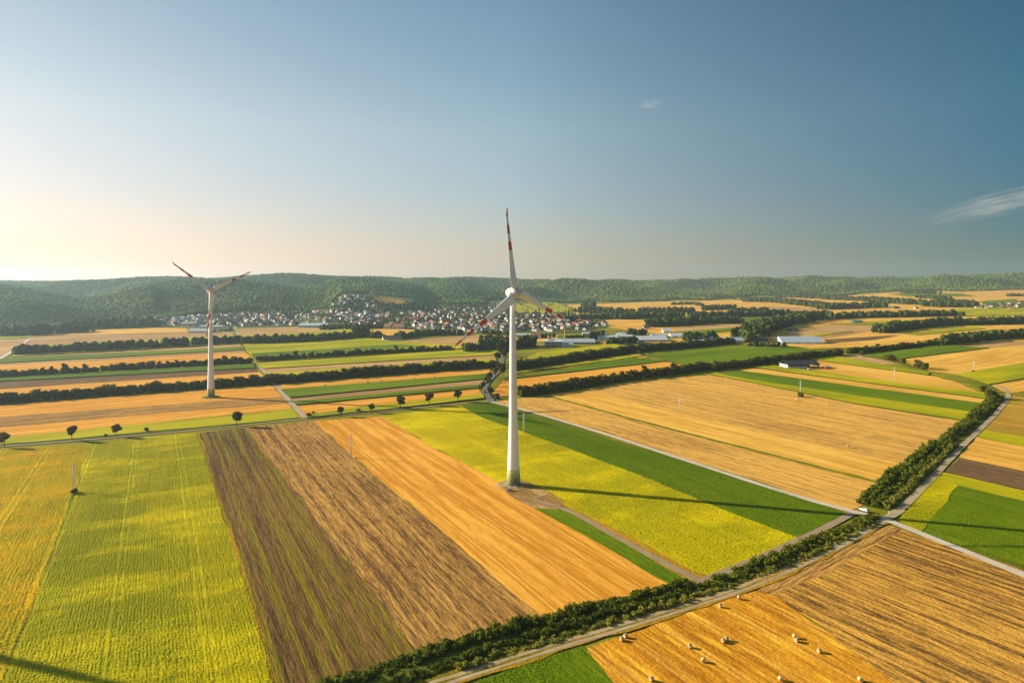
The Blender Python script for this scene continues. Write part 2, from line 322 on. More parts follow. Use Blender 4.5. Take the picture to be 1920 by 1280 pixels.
# beyond the tree-lined road
field('lime', [(-200,838),(-30,820),(253,796),(500,772),(548,766),(566,783),(0,834),(-200,850)])
field('orange', [(-200,775),(0,760),(510,722),(548,766),(253,796),(-200,832)])
field('brownstub', [(-200,795),(0,782),(535,743),(542,756),(300,775),(-200,812)])
field('orange', [(-100,740),(0,730),(485,697),(500,710),(0,740),(-100,750)])
field('plough', [(-100,730),(0,716),(478,690),(485,698),(0,729),(-100,740)])
field('green', [(-100,722),(0,708),(475,683),(478,691),(0,716)])
field('orange', [(-100,700),(0,687),(460,660),(472,672),(0,700)])
field('tan', [(-100,692),(0,681),(458,656),(460,661),(0,687)])
field('green', [(0,674),(455,651),(458,657),(0,682)])
field('tan', [(20,668),(450,645),(455,652),(10,675)])
field('lime', [(30,662),(447,636),(452,645),(20,670)])
field('lime', [(48,650),(437,629),(447,640),(30,660)])
field('tan', [(59,630),(351,621),(436,623),(437,630),(48,650)])
field('pale', [(59,630),(130,621),(300,614),(352,616),(351,622)])
field('tan', [(-100,640),(55,632),(40,650),(0,672),(-100,690)])
field('lime', [(-100,628),(62,628),(58,634),(-100,645)])
field('tan', [(441,618),(553,613),(640,617),(560,625),(447,629)])
field('lime', [(447,630),(560,625),(640,618),(700,618),(690,632),(455,644)])
field('pale', [(640,618),(720,616),(790,619),(770,626),(700,631)])
field('lime', [(455,645),(690,633),(740,641),(900,650),(850,656),(480,680),(462,660)])
field('green', [(470,664),(745,647),(800,650),(640,662),(477,674)])
field('tan', [(735,641),(830,633),(900,628),(960,630),(958,642),(850,654),(780,648)])
field('lime', [(478,682),(850,658),(940,651),(950,658),(931,666),(494,692)])
field('tan', [(494,692),(931,664),(930,673),(497,701)])
field('lime', [(497,701),(930,673),(930,684),(515,712)])
field('orange', [(517,722),(922,690),(915,703),(529,733)])
field('green', [(528,732),(915,702),(908,712),(545,747)])
field('tan', [(545,747),(908,712),(900,724),(552,756)])
field('green', [(552,755),(900,723),(898,729),(556,761)])
field('orange', [(556,761),(898,728),(905,741),(730,760),(578,778),(566,776)])
field('lime', [(576,779),(730,759),(905,741),(908,748),(730,769),(575,785)])
field('orange', [(922,738),(945,713),(1180,682),(1235,677),(1292,686),(1200,702),(985,738),(940,744)])
field('green', [(945,713),(1180,671),(1250,678),(970,710)])
field('orange', [(950,706),(1205,668),(1218,670),(968,702)])
field('lime', [(960,699),(1195,664),(1206,668),(965,702)])
field('plough', [(962,694),(1190,661),(1197,665),(962,700)])
field('green', [(1212,666),(1330,654),(1440,647),(1500,652),(1545,660),(1330,684),(1292,688)])
field('lime', [(968,680),(1010,662),(1060,655),(1150,646),(1190,650),(1050,668)])
field('pale', [(1090,600),(1060,572),(1240,566),(1400,562),(1500,557),(1600,554),(1680,549),(1800,547),(1960,544),(1960,655),(1500,655),(1400,646),(1150,616)])
field('tan', [(1545,636),(1700,610),(1560,607),(1470,626)])
field('lime', [(1455,636),(1560,624),(1600,622),(1520,632)])
field('green', [(1370,598),(1500,592),(1520,598),(1385,606)])
field('tan', [(1240,617),(1400,606),(1440,612),(1300,622)])
field('green', [(1265,623),(1420,612),(1432,616),(1305,627)])
field('yellow', [(1310,628),(1424,616),(1415,622),(1320,631)])
field('plough', [(1545,637),(1690,628),(1640,638),(1550,644)])
field('lime', [(1690,626),(1830,612),(1848,617),(1722,629)])
field('green', [(1765,630),(1868,618),(1885,622),(1800,632)])
field('lime', [(1740,588),(1800,579),(1960,582),(1960,596),(1800,594)])
field('lime', [(1555,608),(1700,601),(1830,598),(1790,606),(1650,610)])
field('green', [(1835,566),(1905,561),(1905,569),(1850,571)])
field('yellow', [(1762,543),(1800,545),(1815,549),(1772,548)])
field('green', [(1665,552),(1800,551),(1830,556),(1700,556)])
field('lime', [(1300,603),(1370,594),(1380,600),(1310,607)])
field('lime', [(1215,592),(1300,590),(1330,596),(1260,597)])
field('tan', [(1450,575),(1560,580),(1500,584),(1400,580)])
field('lime', [(962,570),(1040,566),(1085,584),(1000,590),(962,586)])
field('pale', [(690,556),(740,560),(776,570),(768,578),(742,577),(715,568)])
field('lime', [(688,574),(702,572),(722,580),(705,582)])
field('lime', [(127,601),(200,600),(265,603),(250,609),(150,608)])
field('lime', [(640,634),(735,633),(725,642),(690,640)])
field('pale', [(960,634),(1045,629),(1050,641),(962,642)]); field('tan', [(1120,641),(1190,636),(1200,643),(1130,647)]); field('pale', [(1200,640),(1290,634),(1300,640),(1230,645)])
for pg in ([(290,600),(425,590),(432,612),(300,613)],[(400,584),(560,588),(562,612),(425,614)],[(560,592),(610,575),(645,551),(692,551),(716,578),(722,590),(722,613),(600,614)],[(720,584),(900,571),(960,584),(960,627),(830,622),(720,613)],[(960,588),(1100,592),(1145,612),(1090,624),(960,628)],[(1840,573),(1890,565),(1960,563),(1960,582),(1842,582)]): field('garden', pg, ANG_B, 'town_ground')
# ------------------------------------------------------------------ roads
def roadmat(name, a, b):
    n = N(name); p = n.pos(); f = n.math('ADD', n.math('MULTIPLY', n.noise(p, .12, 4, .6, .3, .7), .6), n.math('MULTIPLY', n.noise(p, 1.3, 3, .7, .3, .7), .4))
    return n.bsdf(n.mix(f, a, b), .9, .2, n.noise(p, 3, 3), .3, .05)
M_gravel = roadmat('gravel', (.31,.225,.115), (.56,.42,.24)); M_conc = roadmat('concrete_road', (.50,.41,.29), (.68,.58,.43))
M_asph = roadmat('asphalt', (.12,.11,.10), (.19,.17,.15)); M_dirt = roadmat('dirt_track', (.28,.19,.10), (.42,.30,.17)); M_grassv = fieldmat('grass', .4)
def resample(pts, step):
    out = [pts[0]]
    for a, b in zip(pts, pts[1:]):
        n = max(1, int((b-a).length/step)); out += [a+(b-a)*(i/n) for i in range(1, n+1)]
    return out
def path(pix, step=6., smooth=2):
    pts = resample([P(*p) for p in pix], step)
    for _ in range(smooth*3):
        pts = [pts[0]]+[(pts[i-1]+pts[i]*2+pts[i+1])/4 for i in range(1, len(pts)-1)]+[pts[-1]]
    return pts
def ribbon(pts, w, z, jit=.0):
    vs, fs = [], []
    for i, p in enumerate(pts):
        d = pts[min(i+1, len(pts)-1)]-pts[max(i-1, 0)]; nn = Vector((-d.y, d.x, 0)).normalized()
        for s in (-1, 1): 
            q = p+nn*s*(w/2+random.uniform(-jit, jit)); vs.append((q.x, q.y, ht(q.x, q.y)+z+max(0, q.y-1300)*.001))
    for i in range(len(pts)-1): fs.append((2*i, 2*i+2, 2*i+3, 2*i+1))
    return MB().add(vs, fs)
def road(name, pix, w, mat, z=.16, jit=.15):
    me = ribbon(path(pix), w, z, jit).mesh(name); o = link(name, me, mat); tag(o, kind='structure')
    for p in me.polygons:
        if p.normal.z < 0: p.flip()
    return o
ditch_road = [(770,1300),(820,1284),(960,1238),(1120,1190),(1250,1150),(1400,1103),(1520,1050),(1640,985),(1664,973)]
road('grass_verge', ditch_road, 5.4, fieldmat('weeds', .4), .29, .8)
road('gravel_road', ditch_road, 3.2, M_gravel, .31)
road('grass_strip', ditch_road, .7, fieldmat('weeds', .5), .325, .3)
road('gravel_road', [(1664,973),(1695,950),(1745,900),(1805,836),(1862,782),(1893,745),(1885,728),(1850,716),(1790,703)], 3.0, M_gravel, .31)
road('concrete_road', [(920,753),(1010,776),(1150,819),(1300,868),(1450,917),(1580,957),(1664,975)], 3.4, M_conc, .33)
road('concrete_road', [(1650,971),(1664,975),(1720,998),(1830,1043),(1960,1095)], 3.6, M_conc, .34)
road('gravel_road', [(1560,1031),(1604,1005),(1640,986),(1668,972),(1688,956)], 3.6, M_gravel, .335)
road('dirt_track', [(1600,962),(1560,985),(1480,1021),(1390,1062),(1330,1086),(1294,1098)], 3.2, M_dirt, .30)
road('dirt_track', [(1318,1092),(1290,1083),(1230,1048),(1150,1004),(1080,963),(1045,943),(1000,938)], 2.6, M_dirt, .29)
road('asphalt_road', [(-250,852),(0,838),(200,822),(400,804),(570,786),(730,770),(880,755),(922,753)], 2.6, M_gravel, .42)
road('grass_verge', [(-250,848),(0,834.5),(200,818.5),(400,801),(560,783.5)], 3.0, fieldmat('green', .1), .40, .5)
road('grass_verge', [(590,780.5),(730,766.5),(880,751)], 3.0, fieldmat('green', .1), .40, .5)
road('country_lane', [(572,784),(545,755),(515,720),(490,690),(468,660),(447,628),(440,612)], 4.2, M_gravel, .5)
road('asphalt_road', [(922,753),(912,742),(908,728),(918,712),(934,698),(940,684),(944,668),(950,650),(985,632)], 5., M_asph, .55)
road('grass_verge', [(1023,741),(1200,790),(1473,860),(1649,905)], 2.6, fieldmat('green', ANG_C), .34, .6)
road('farm_track', [(1210,663),(1255,676),(1310,690)], 4., M_gravel, .6)
road('farm_track', [(62,630),(30,655),(-20,685)], 5., M_conc, .55)
road('grass_verge', [(1610,664),(1690,682),(1745,700),(1800,716),(1850,738)], 7, M_grassv, .5, 1.)
# ------------------------------------------------------------------ foliage
_t = (1+5**.5)/2
ICO_V = np.array([(-1,_t,0),(1,_t,0),(-1,-_t,0),(1,-_t,0),(0,-1,_t),(0,1,_t),(0,-1,-_t),(0,1,-_t),(_t,0,-1),(_t,0,1),(-_t,0,-1),(-_t,0,1)], float); ICO_V /= np.linalg.norm(ICO_V[0])
ICO_F = np.array([(0,11,5),(0,5,1),(0,1,7),(0,7,10),(0,10,11),(1,5,9),(5,11,4),(11,10,2),(10,7,6),(7,1,8),(3,9,4),(3,4,2),(3,2,6),(3,6,8),(3,8,9),(4,9,5),(2,4,11),(6,2,10),(8,6,7),(9,8,1)])
def subdiv(V, Fc):
    V = [tuple(v) for v in V]; c = {}; out = []
    def mid(a, b):
        k_ = (min(a, b), max(a, b))
        if k_ not in c: m = np.array(V[a])+np.array(V[b]); m /= np.linalg.norm(m); c[k_] = len(V); V.append(tuple(m))
        return c[k_]
    for a, b, d in Fc: x, y, z = mid(a, b), mid(b, d), mid(d, a); out += [(a, x, z), (b, y, x), (d, z, y), (x, y, z)]
    return np.array(V), np.array(out)
ICO1_V, ICO1_F = subdiv(ICO_V, ICO_F)
def blobs(C, Rad, BV, BF, jit=.25):
    """many jittered low balls in one mesh: C (n,3), Rad (n,3)"""
    n, k_ = len(C), len(BV)
    th = rng.uniform(0, 6.28, n); c, s = np.cos(th), np.sin(th)
    B = BV[None]*(1+rng.uniform(-jit, jit, (n, k_, 1)))
    X = B[..., 0]*c[:, None]-B[..., 1]*s[:, None]; Y = B[..., 0]*s[:, None]+B[..., 1]*c[:, None]
    V = np.stack([X, Y, B[..., 2]], -1)*Rad[:, None]+C[:, None]
    Fc = BF[None]+(np.arange(n)*k_)[:, None, None]
    return V.reshape(-1, 3), Fc.reshape(-1, 3)
def leaves(Pt, Nr, size, spread=.7):
    """one quad per point, facing roughly Nr"""
    n = len(Pt); d = Nr+rng.normal(0, spread, (n, 3)); d /= np.linalg.norm(d, axis=1)[:, None]+1e-9
    a = np.cross(d, rng.normal(0, 1, (n, 3))); a /= np.linalg.norm(a, axis=1)[:, None]+1e-9; b = np.cross(d, a)
    s = (size*rng.uniform(.6, 1.3, n))[:, None]; q = rng.uniform(.55, 1., (n, 1))
    V = np.stack([Pt-a*s-b*s*q*.6, Pt+a*s*.7-b*s*q, Pt+a*s+b*s*q*.7, Pt-a*s*.6+b*s*q], 1)
    return V.reshape(-1, 3), np.arange(n*4).reshape(-1, 4)
def lobe_points(lobes, n):
    w = np.array([l[3]*l[4] for l in lobes]); idx = rng.choice(len(lobes), n, p=w/w.sum()); L = np.array(lobes)[idx]
    d = rng.normal(0, 1, (n, 3)); d /= np.linalg.norm(d, axis=1)[:, None]; r = rng.uniform(.72, 1.08, (n, 1))
    return L[:, :3]+d*L[:, 3:6]*r, d, idx
def crown_mesh(lobes, n, size):
    Pt, d, idx = lobe_points(lobes, n); V, Fq = leaves(Pt, d, size)
    lt = rng.uniform(0, .6, len(lobes))[idx]+rng.uniform(0, .4, n); tint = np.repeat(lt, 4)
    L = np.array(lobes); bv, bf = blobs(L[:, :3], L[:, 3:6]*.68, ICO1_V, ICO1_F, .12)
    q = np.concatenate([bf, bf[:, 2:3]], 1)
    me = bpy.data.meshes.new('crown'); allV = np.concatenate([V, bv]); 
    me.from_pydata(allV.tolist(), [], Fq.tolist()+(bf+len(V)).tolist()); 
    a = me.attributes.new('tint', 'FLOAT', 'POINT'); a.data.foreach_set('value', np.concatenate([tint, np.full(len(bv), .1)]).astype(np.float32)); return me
M_leaf = leafmat('windbreak_leaves', (.022,.042,.008), (.17,.185,.022), (.20,.15,.025))
M_leafa = leafmat('avenue_leaves', (.030,.046,.010), (.165,.15,.022), (.22,.12,.03))
M_leafh = leafmat('hedge_leaves', (.020,.046,.006), (.19,.235,.015), (.30,.25,.02), scale=.16)
M_leafr = leafmat('reed_leaves', (.12,.14,.02), (.32,.32,.05))
M_forest = leafmat('forest_leaves', (.030,.074,.010), (.15,.235,.018), (.27,.245,.028), transl=.2, scale=.005)
M_bark = paint('bark', (.11,.08,.055), .9, .2, 2.)
def trunk_mesh(h, r, nl=4):
    m = MB(); m.tube([(0,0,-.2),(.05*h*.2,0,h*.35),(0,.02*h,h*.75)], [r*1.3, r*.85, r*.3], 7)
    for i in range(nl):
        a = 6.28*i/nl+.5; z = h*(.38+.08*i); m.tube([(0,0,z),(math.cos(a)*h*.14,math.sin(a)*h*.14,z+h*.16),(math.cos(a)*h*.22,math.sin(a)*h*.22,z+h*.34)], [r*.5, r*.3, r*.1], 5)
    return m.mesh('trunk', True)
PROT = {}
def make_protos():
    for kind in ('bushy', 'tall', 'round', 'thin'):
        PROT[kind] = []
        for v in range(5 if kind in ('bushy',) else 4):
            L = []
            if kind == 'bushy':      # leafed down to the ground, unit height 1
                for i in range(9): a = random.uniform(0, 6.28); q = random.uniform(.08, .26); z = random.uniform(.2, .78); rr = random.uniform(.14, .22); L.append((q*math.cos(a), q*math.sin(a), z, rr, rr, rr*random.uniform(.9, 1.2)))
                L.append((0, 0, .3, .3, .3, .3)); n, sz, mm = 560, .045, M_leaf
            elif kind == 'tall':
                for i in range(8): a = random.uniform(0, 6.28); z = .18+.09*i; rr = .16*(1.15-.7*i/8); L.append((.07*math.cos(a), .07*math.sin(a), z, rr, rr, rr*1.25))
                n, sz, mm = 330, .045, M_leaf
            elif kind == 'thin':     # open crown, sky showing through
                for i in range(7): a = random.uniform(0, 6.28); z = random.uniform(.45, .9); q = random.uniform(.05, .24); rr = random.uniform(.07, .13); L.append((q*math.cos(a), q*math.sin(a), z, rr, rr, rr))
                n, sz, mm = 230, .04, M_leaf
            else:                    # avenue tree: clear trunk, domed crown
                for i in range(13): a = random.uniform(0, 6.28); q = random.uniform(.10, .27); z = random.uniform(.46, .84); rr = random.uniform(.09, .15)*(1.1-.3*abs(z-.55)); L.append((q*math.cos(a), q*math.sin(a), z, rr, rr, rr))
                L += [(0, 0, .66, .21, .21, .21), (.02, 0, .84, .15, .15, .13)]; n, sz, mm = 800, .038, M_leafa
            c = crown_mesh(L, n, sz); c.materials.append(mm)
            tr = trunk_mesh(1.0, .024); tr.materials.append(M_bark); PROT[kind].append((c, tr))
make_protos()
def put_tree(kind, p, h, label, group, name='tree', cat='tree', wide=1.):
    c, tr = random.choice(PROT[kind]); t = thing(name, label, cat, p, random.uniform(0, 6.28), group); t.scale = (h*wide, h*wide, h)
    link('crown', c, parent=t); link('trunk', tr, parent=t); return t
n_tree = [0]
under_rows = []
def tree_row(pix, spacing, h, where, group, mix=('bushy',), wid=3., tallp=.0, wide=1.75):
    spacing *= 1.16; under_rows.append((pix, h))
    pts = resample([P(*p) for p in pix], 1.); L = 0.; last = -99; k_ = 0; todo = []
    for a, b in zip(pts, pts[1:]):
        L += (b-a).length
        if L-last >= spacing*random.uniform(.8, 1.2):
            last = L; d = (b-a).normalized(); nn = Vector((-d.y, d.x, 0)); todo.append(b+nn*random.uniform(-wid, wid)*.5)
    todo.sort(key=lambda p: p.x/p.y)
    for p in todo:
        k_ += 1; n_tree[0] += 1; hh = h*random.uniform(.8, 1.12); kd = random.choice(mix)
        if random.random() < tallp: kd = 'tall'; hh *= 1.3
        p.z = ht(p.x, p.y); put_tree(kd, p, hh, f"{ordinal(k_)} tree from the left in the windbreak {where}", group, wide=wide)
tree_row([(-60,761),(0,756),(250,737),(508,719)], 5.6, 9.2, 'just behind the left wind turbine', 'trees of the windbreak just behind the left turbine')
tree_row([(-40,711),(0,708),(250,693),(468,681)], 7.0, 8.6, 'of ragged tops, second behind the left turbine', 'trees of the second windbreak behind the left turbine', ('bushy','tall','bushy'), tallp=.12)
tree_row([(517,719),(720,702),(928,688)], 6.0, 10.4, 'beside the lane, ending at the road avenue', 'trees of the windbreak between lane and avenue')
tree_row([(484,678),(650,667),(850,656)], 8.0, 8.4, 'of uneven tops along the bright green field', 'trees of the windbreak along the bright green field', ('bushy','tall','bushy'), tallp=.15)
tree_row([(979,743),(1100,724),(1200,709),(1330,692)], 5.0, 9.0, 'starting behind the large turbine tower', 'trees of the windbreak behind the large turbine', ('bushy','bushy','tall','thin'), tallp=.14)
tree_row([(1337,694),(1450,680),(1577,665)], 5.6, 9.0, 'beside the dark-roofed barn', 'trees of the windbreak beside the barn', ('bushy','bushy','thin'))
tree_row([(962,694),(1080,676),(1192,660)], 6.2, 11.0, 'below the glass-fronted hall', 'trees of the windbreak below the glass hall')
tree_row([(1200,659),(1290,651),(1374,643)], 6.4, 11.0, 'in front of the white works halls', 'trees of the windbreak before the works halls', ('bushy','bushy','tall'))
tree_row([(1593,663),(1680,655),(1761,646)], 6.6, 8.6, 'standing alone above the dark green triangular field', 'trees of the windbreak above the triangular green field', ('bushy','thin'))
av = [(8,838,29,'dark leaning'),(135,826,29,'dark narrow'),(218,819,25,'bare-branched'),(444,799,29,'brownish'),(638,781,20,'small round'),(697,774,18,'brownish small'),(751,767,26,'dense domed'),(805,760,25,'broad domed'),(858,753,23,'loose-crowned')]
for i, (x, y, hp, how) in enumerate(av):
    p = P(x, y); n_tree[0] += 1
    put_tree('round', p, hp*p.y/F, f"{how} roadside tree with bare trunk, {ordinal(i+1)} from the left along the field road", 'trees spaced along the field road', name='roadside_tree')
av2 = [(905,733,17),(919,743,18),(915,718,14),(919,714,16),(929,707,17),(917,724,16),(938,701,17),(942,705,18),(935,696,17),(944,697,16),(932,678,18),(944,674,17),(950,668,17),(938,668,16)]
for i, (x, y, hp) in enumerate(sorted(av2, key=lambda q: -q[1])):
    p = P(x, y); n_tree[0] += 1
    put_tree('round', p, hp*1.05*p.y/F, f"{ordinal(i+1)} nearest tree of the avenue lining the bending asphalt road", 'trees of the road avenue', name='avenue_tree')
sh = [(275,808,7,'beside the field road between two roadside trees'),(198,818,5,'low by the road ditch'),(580,782,8,'at the lane corner, larger of two'),(587,777,6,'at the lane corner, smaller of two'),(671,773,8,'along the field road by a round tree'),(932,748,11,'at the avenue junction'),(926,747,9,'beside the junction shrub'),
      (1616,666,9,'at the tip of the dark green triangle'),(1666,676,13,'tall pair on the track, first'),(1673,677,13,'tall pair on the track, second'),(1694,681,9,'round, alone on the grassy track'),(1722,690,15,'larger of the track pair near the pole'),(1733,693,13,'smaller of the track pair near the pole'),(1502,744,10,'round at the foot of a white pole'),(138,925,11,'dark at the foot of the nearest white pole'),(1825,698,4,'tiny at the foot of the far right pole'),(1860,748,18,'large at the top end of the ditch hedge'),(1845,735,12,'at the road bend above the ditch hedge'),(667,860,3,'tiny tuft at a white pole')]
for x, y, hp, how in sh:
    p = P(x, y); put_tree('bushy', p, hp*p.y/F*1.15, f"dark green shrub {how}", 'single shrubs in the fields', name='shrub', cat='shrub', wide=1.5)
# far trees: one mass
farT = []
def far_row(pix, h, sp=5., wid=8., hv=.38):
    pts = resample([P(*p) for p in pix], sp*.7); 
    for a in pts:
        for _ in range(2): farT.append((a.x+random.uniform(-1, 1)*wid*.5, a.y+random.uniform(-1, 1)*wid*1.2, h*random.uniform(1-hv, 1+hv)))
for pix, h in under_rows: far_row(pix, h*.52, 3.2, 3.)
for pix, h, wid in [([(21,666),(230,655),(447,643)],10,6),([(455,645),(520,643),(590,640)],11,6),([(602,639),(640,636),(687,633)],10,6),([(668,634),(687,632)],14,8),([(703,635),(722,636)],11,6),([(745,635),(800,629),(865,628)],9,8),([(870,660),(960,652)],11,8),([(905,641),(960,640)],9,5),
    ([(1217,613),(1316,608)],14,14),([(1320,607),(1386,606)],14,14),([(1296,597),(1400,594),(1474,592)],14,14),([(1190,597),(1277,596)],14,16),([(1200,586),(1300,586)],14,16),([(1397,641),(1408,634),(1425,622),(1470,609),(1526,598),(1549,598)],16,26),([(1480,593),(1528,594)],12,14),
    ([(1399,566),(1450,567),(1507,573),(1556,579)],17,40),([(1459,557),(1556,561)],17,40),([(1540,580),(1600,578),(1654,576)],16,40),([(1556,562),(1620,564),(1689,570),(1757,573)],17,50),([(1757,576),(1780,572),(1802,576)],18,60),([(1729,559),(1772,562)],14,40),([(1690,550),(1755,552)],15,40),
    ([(1560,598),(1605,596),(1700,594),(1800,592)],13,18),([(1647,624),(1700,617),(1774,610),(1920,607)],13,12),([(1768,646),(1840,638),(1940,630)],11,9),([(1088,586),(1140,588),(1194,590)],15,50),([(1100,578),(1110,576)],18,30),([(1132,598),(1170,599),(1204,597)],13,16),([(1060,605),(1100,600),(1132,598)],12,14),
    ([(1142,646),(1190,642)],8,6),([(972,652),(1003,648)],12,8),([(1110,636),(1125,634)],10,8),([(1060,634),(1104,632)],4,3),([(1185,634),(1198,632)],13,14),([(1290,640),(1345,637)],11,8),([(1405,650),(1470,652)],6,6),([(1260,572),(1300,571),(1315,574)],10,20),([(1320,582),(1372,580)],14,20),([(1372,586),(1440,584)],12,16),
    ([(150,615),(200,610),(250,611),(285,610)],14,30),([(0,628),(60,628),(120,624),(165,622)],15,20),([(600,618),(700,616),(760,615)],9,8),([(905,626),(960,628)],7,6),([(1000,634),(1040,632)],6,5),([(1890,556),(1930,555)],12,20),([(735,576),(800,585)],12,30),([(770,572),(800,582)],12,40)]:
    far_row(pix, h, wid=wid)
# ------------------------------------------------------------------ town
M_w = {'white': paint('wall_white', (.76,.73,.68), .7), 'cream': paint('wall_cream', (.72,.62,.44), .7), 'grey': paint('wall_grey', (.50,.49,.47), .7), 'ochre': paint('wall_ochre', (.66,.48,.26), .7)}
M_r = {'red': paint('roof_red', (.36,.13,.075), .8, .2, .3), 'orange': paint('roof_orange', (.50,.20,.09), .8, .2, .3), 'brown': paint('roof_brown', (.17,.10,.075), .8, .2, .3), 'dark grey': paint('roof_dark', (.09,.095,.105), .7, .2, .3), 'pale grey': paint('roof_pale', (.45,.46,.48), .6, .1, .3)}
M_glass = paint('window_glass', (.05,.065,.08), .15, .1, 1., .6); M_dark = paint('dark_opening', (.03,.03,.03), .8)
M_wm = paint('white_metal', (.80,.80,.79), .45, .05, .1); M_gm = paint('grey_metal', (.42,.45,.48), .45, .08, .1); M_blue = paint('blue_metal', (.14,.24,.38), .5, .08, .1); M_teal = paint('teal_metal', (.06,.16,.15), .5, .1, .1); M_darkroof = paint('dark_sheet_roof', (.055,.05,.055), .6, .15, .2); M_lb = paint('pale_blue_roof', (.52,.60,.66), .45, .08, .1)
M_wr = paint('pale_sheet_roof', (.56,.56,.55), .5, .08, .1)
_hm = {}
def house_meshes(w, d, e, rh, wall, roof):
    key = (w, d, e, rh, wall, roof)
    if key in _hm: return _hm[key]
    m = MB(); x, y = w/2, d/2
    m.add([(-x,-y,-3),(x,-y,-3),(x,y,-3),(-x,y,-3),(-x,-y,e),(x,-y,e),(x,y,e),(-x,y,e),(-x,0,e+rh),(x,0,e+rh)], [(0,1,5,4),(2,3,7,6),(1,2,6,9,5),(3,0,4,8,7)])
    mw = m.mesh('wall'); mw.materials.append(M_w[wall])
    g = MB(); nx = max(2, int(w/3)); fl = [1.2] if e < 4 else [1.2, 3.6]
    for z in fl:
        for i in range(nx):
            cx = -x+(i+.5)*w/nx
            for s in (-1, 1): g.box(cx-.5, cx+.5, min(s*(y-.05), s*(y+.03)), max(s*(y-.05), s*(y+.03)), z, z+1.3)
        for s in (-1, 1):
            for cy in (-y*.45, y*.45): g.box(min(s*(x-.05), s*(x+.03)), max(s*(x-.05), s*(x+.03)), cy-.5, cy+.5, z, z+1.3)
    mg = g.mesh('window'); mg.materials.append(M_glass)
    m = MB(); o = .5; t = .25; k_ = rh/y
    for s in (-1, 1):
        a = [(-x-o, s*(y+o), e-o*k_+.03), (x+o, s*(y+o), e-o*k_+.03), (x+o, 0, e+rh+.03), (-x-o, 0, e+rh+.03)]; b = [(p[0], p[1], p[2]+t) for p in a]
        m.add(a+b, [(0,1,2,3)[::s], (4,5,6,7)[::-s], (0,4,5,1), (1,5,6,2), (3,7,4,0)])
    m.box(x*.3, x*.3+.7, y*.25, y*.25+.7, e+rh*.5, e+rh+1.)
    mr = m.mesh('roof'); mr.materials.append(M_r[roof]); _hm[key] = (mw, mr, mg); return _hm[key]
houses = []
def zone(poly, n, where, walls, roofs, mind=13, big=0.):
    W = [P(*p) for p in poly]; xs = [p[0] for p in poly]; ys = [p[1] for p in poly]; got = []; tries = 0
    while len(got) < n and tries < n*60:
        tries += 1; x, y = random.uniform(min(xs), max(xs)), random.uniform(min(ys), max(ys))
        if not inpoly(np.array([x]), np.array([y]), poly)[0]: continue
        p = P(x, y)
        if any((p.x-q.x)**2+((p.y-q.y)*.8)**2 < mind**2 for q in (h_[0] for h_ in houses)): continue
        h_ = (p, random.choice(walls), random.choice(roofs), where, x); houses.append(h_); got.append(h_)
WW = ['white']*5+['cream']*2+['grey']; RR = ['red','red','orange','brown','brown','dark grey','pale grey']
LW = ['pale grey','pale grey','dark grey','red']
zone([(300,598),(425,592),(430,606),(370,606),(300,609)], 30, 'at the left edge of the town', ['white']*6+['cream'], LW)
zone([(430,590),(480,591),(560,591),(560,606),(520,612),(430,612)], 42, 'in the town right of the lane', WW, ['red','brown','orange','dark grey','pale grey'])
zone([(625,566),(650,556),(690,553),(705,574),(700,590),(640,598),(612,590)], 30, 'on the hillside above the town', WW, ['red','brown','dark grey','brown'])
zone([(565,594),(640,598),(720,592),(720,611),(620,604)], 36, 'in rows below the hillside houses', WW, RR)
zone([(725,590),(780,586),(835,578),(900,573),(955,585),(955,598),(830,598),(725,606)], 52, 'in rows behind the church', WW, RR)
zone([(760,600),(830,608),(955,598),(955,626),(835,621),(760,612)], 48, 'in front rows around the church', WW, ['red','orange','orange','brown','dark grey'])
zone([(968,592),(1060,592),(1110,598),(1140,610),(1095,620),(970,624)], 46, 'in the town behind the large turbine', WW, ['red','red','orange','brown','dark grey'])
zone([(1845,573),(1890,567),(1940,566),(1940,580),(1845,580)], 20, 'in the far right village', ['white','cream','ochre'], ['red','orange','brown'], 26)
nh = len(houses)
for pz, nz in (([(285,600),(300,597),(425,590),(430,612),(290,612)], 34), ([(430,588),(560,589),(625,580),(625,604),(560,610),(430,612)], 40), ([(625,566),(690,553),(712,575),(712,600),(630,604)], 22), ([(720,592),(835,578),(955,574),(955,624),(835,620),(720,612)], 60), ([(962,592),(1090,592),(1140,610),(1095,620),(965,624)], 34)): zone(pz, nz, '', WW, RR, 11)
rest = houses[nh:]; houses = houses[:nh]
def build_rest():
    m = MB(); ws, rs = list(M_w), list(M_r)
    for p, wall, roof, _, _x in rest:
        w, d, e, rh = random.choice([10., 12., 15.])/2, random.choice([8., 10.])/2, random.choice([3.2, 5.6]), 3.; a = random.choice([-.95, -.7, .65, .9]); c_, s_ = math.cos(a), math.sin(a)
        T_ = lambda q: (p.x+q[0]*c_-q[1]*s_, p.y+q[0]*s_+q[1]*c_, p.z+q[2])
        m.add([T_(q) for q in ((-w,-d,-3),(w,-d,-3),(w,d,-3),(-w,d,-3),(-w,-d,e),(w,-d,e),(w,d,e),(-w,d,e),(-w,0,e+rh),(w,0,e+rh))], [(0,1,5,4),(2,3,7,6),(1,2,6,9,5),(3,0,4,8,7)], ws.index(wall))
        for s2 in (-1, 1): m.add([T_(q) for q in ((-w-.4,s2*(d+.5),e-.3),(w+.4,s2*(d+.5),e-.3),(w+.4,0,e+rh+.1),(-w-.4,0,e+rh+.1))], [(0,1,2,3)[::s2]], len(ws)+rs.index(roof))
    me = bpy.data.meshes.new('town_houses'); me.from_pydata(m.v, [], m.f); me.polygons.foreach_set('material_index', m.m); me.update()
    tag(link('town_houses', me, [M_w[k] for k in ws]+[M_r[k] for k in rs]), 'remaining small houses packed between the larger ones of the town', 'houses', kind='stuff')
build_rest()
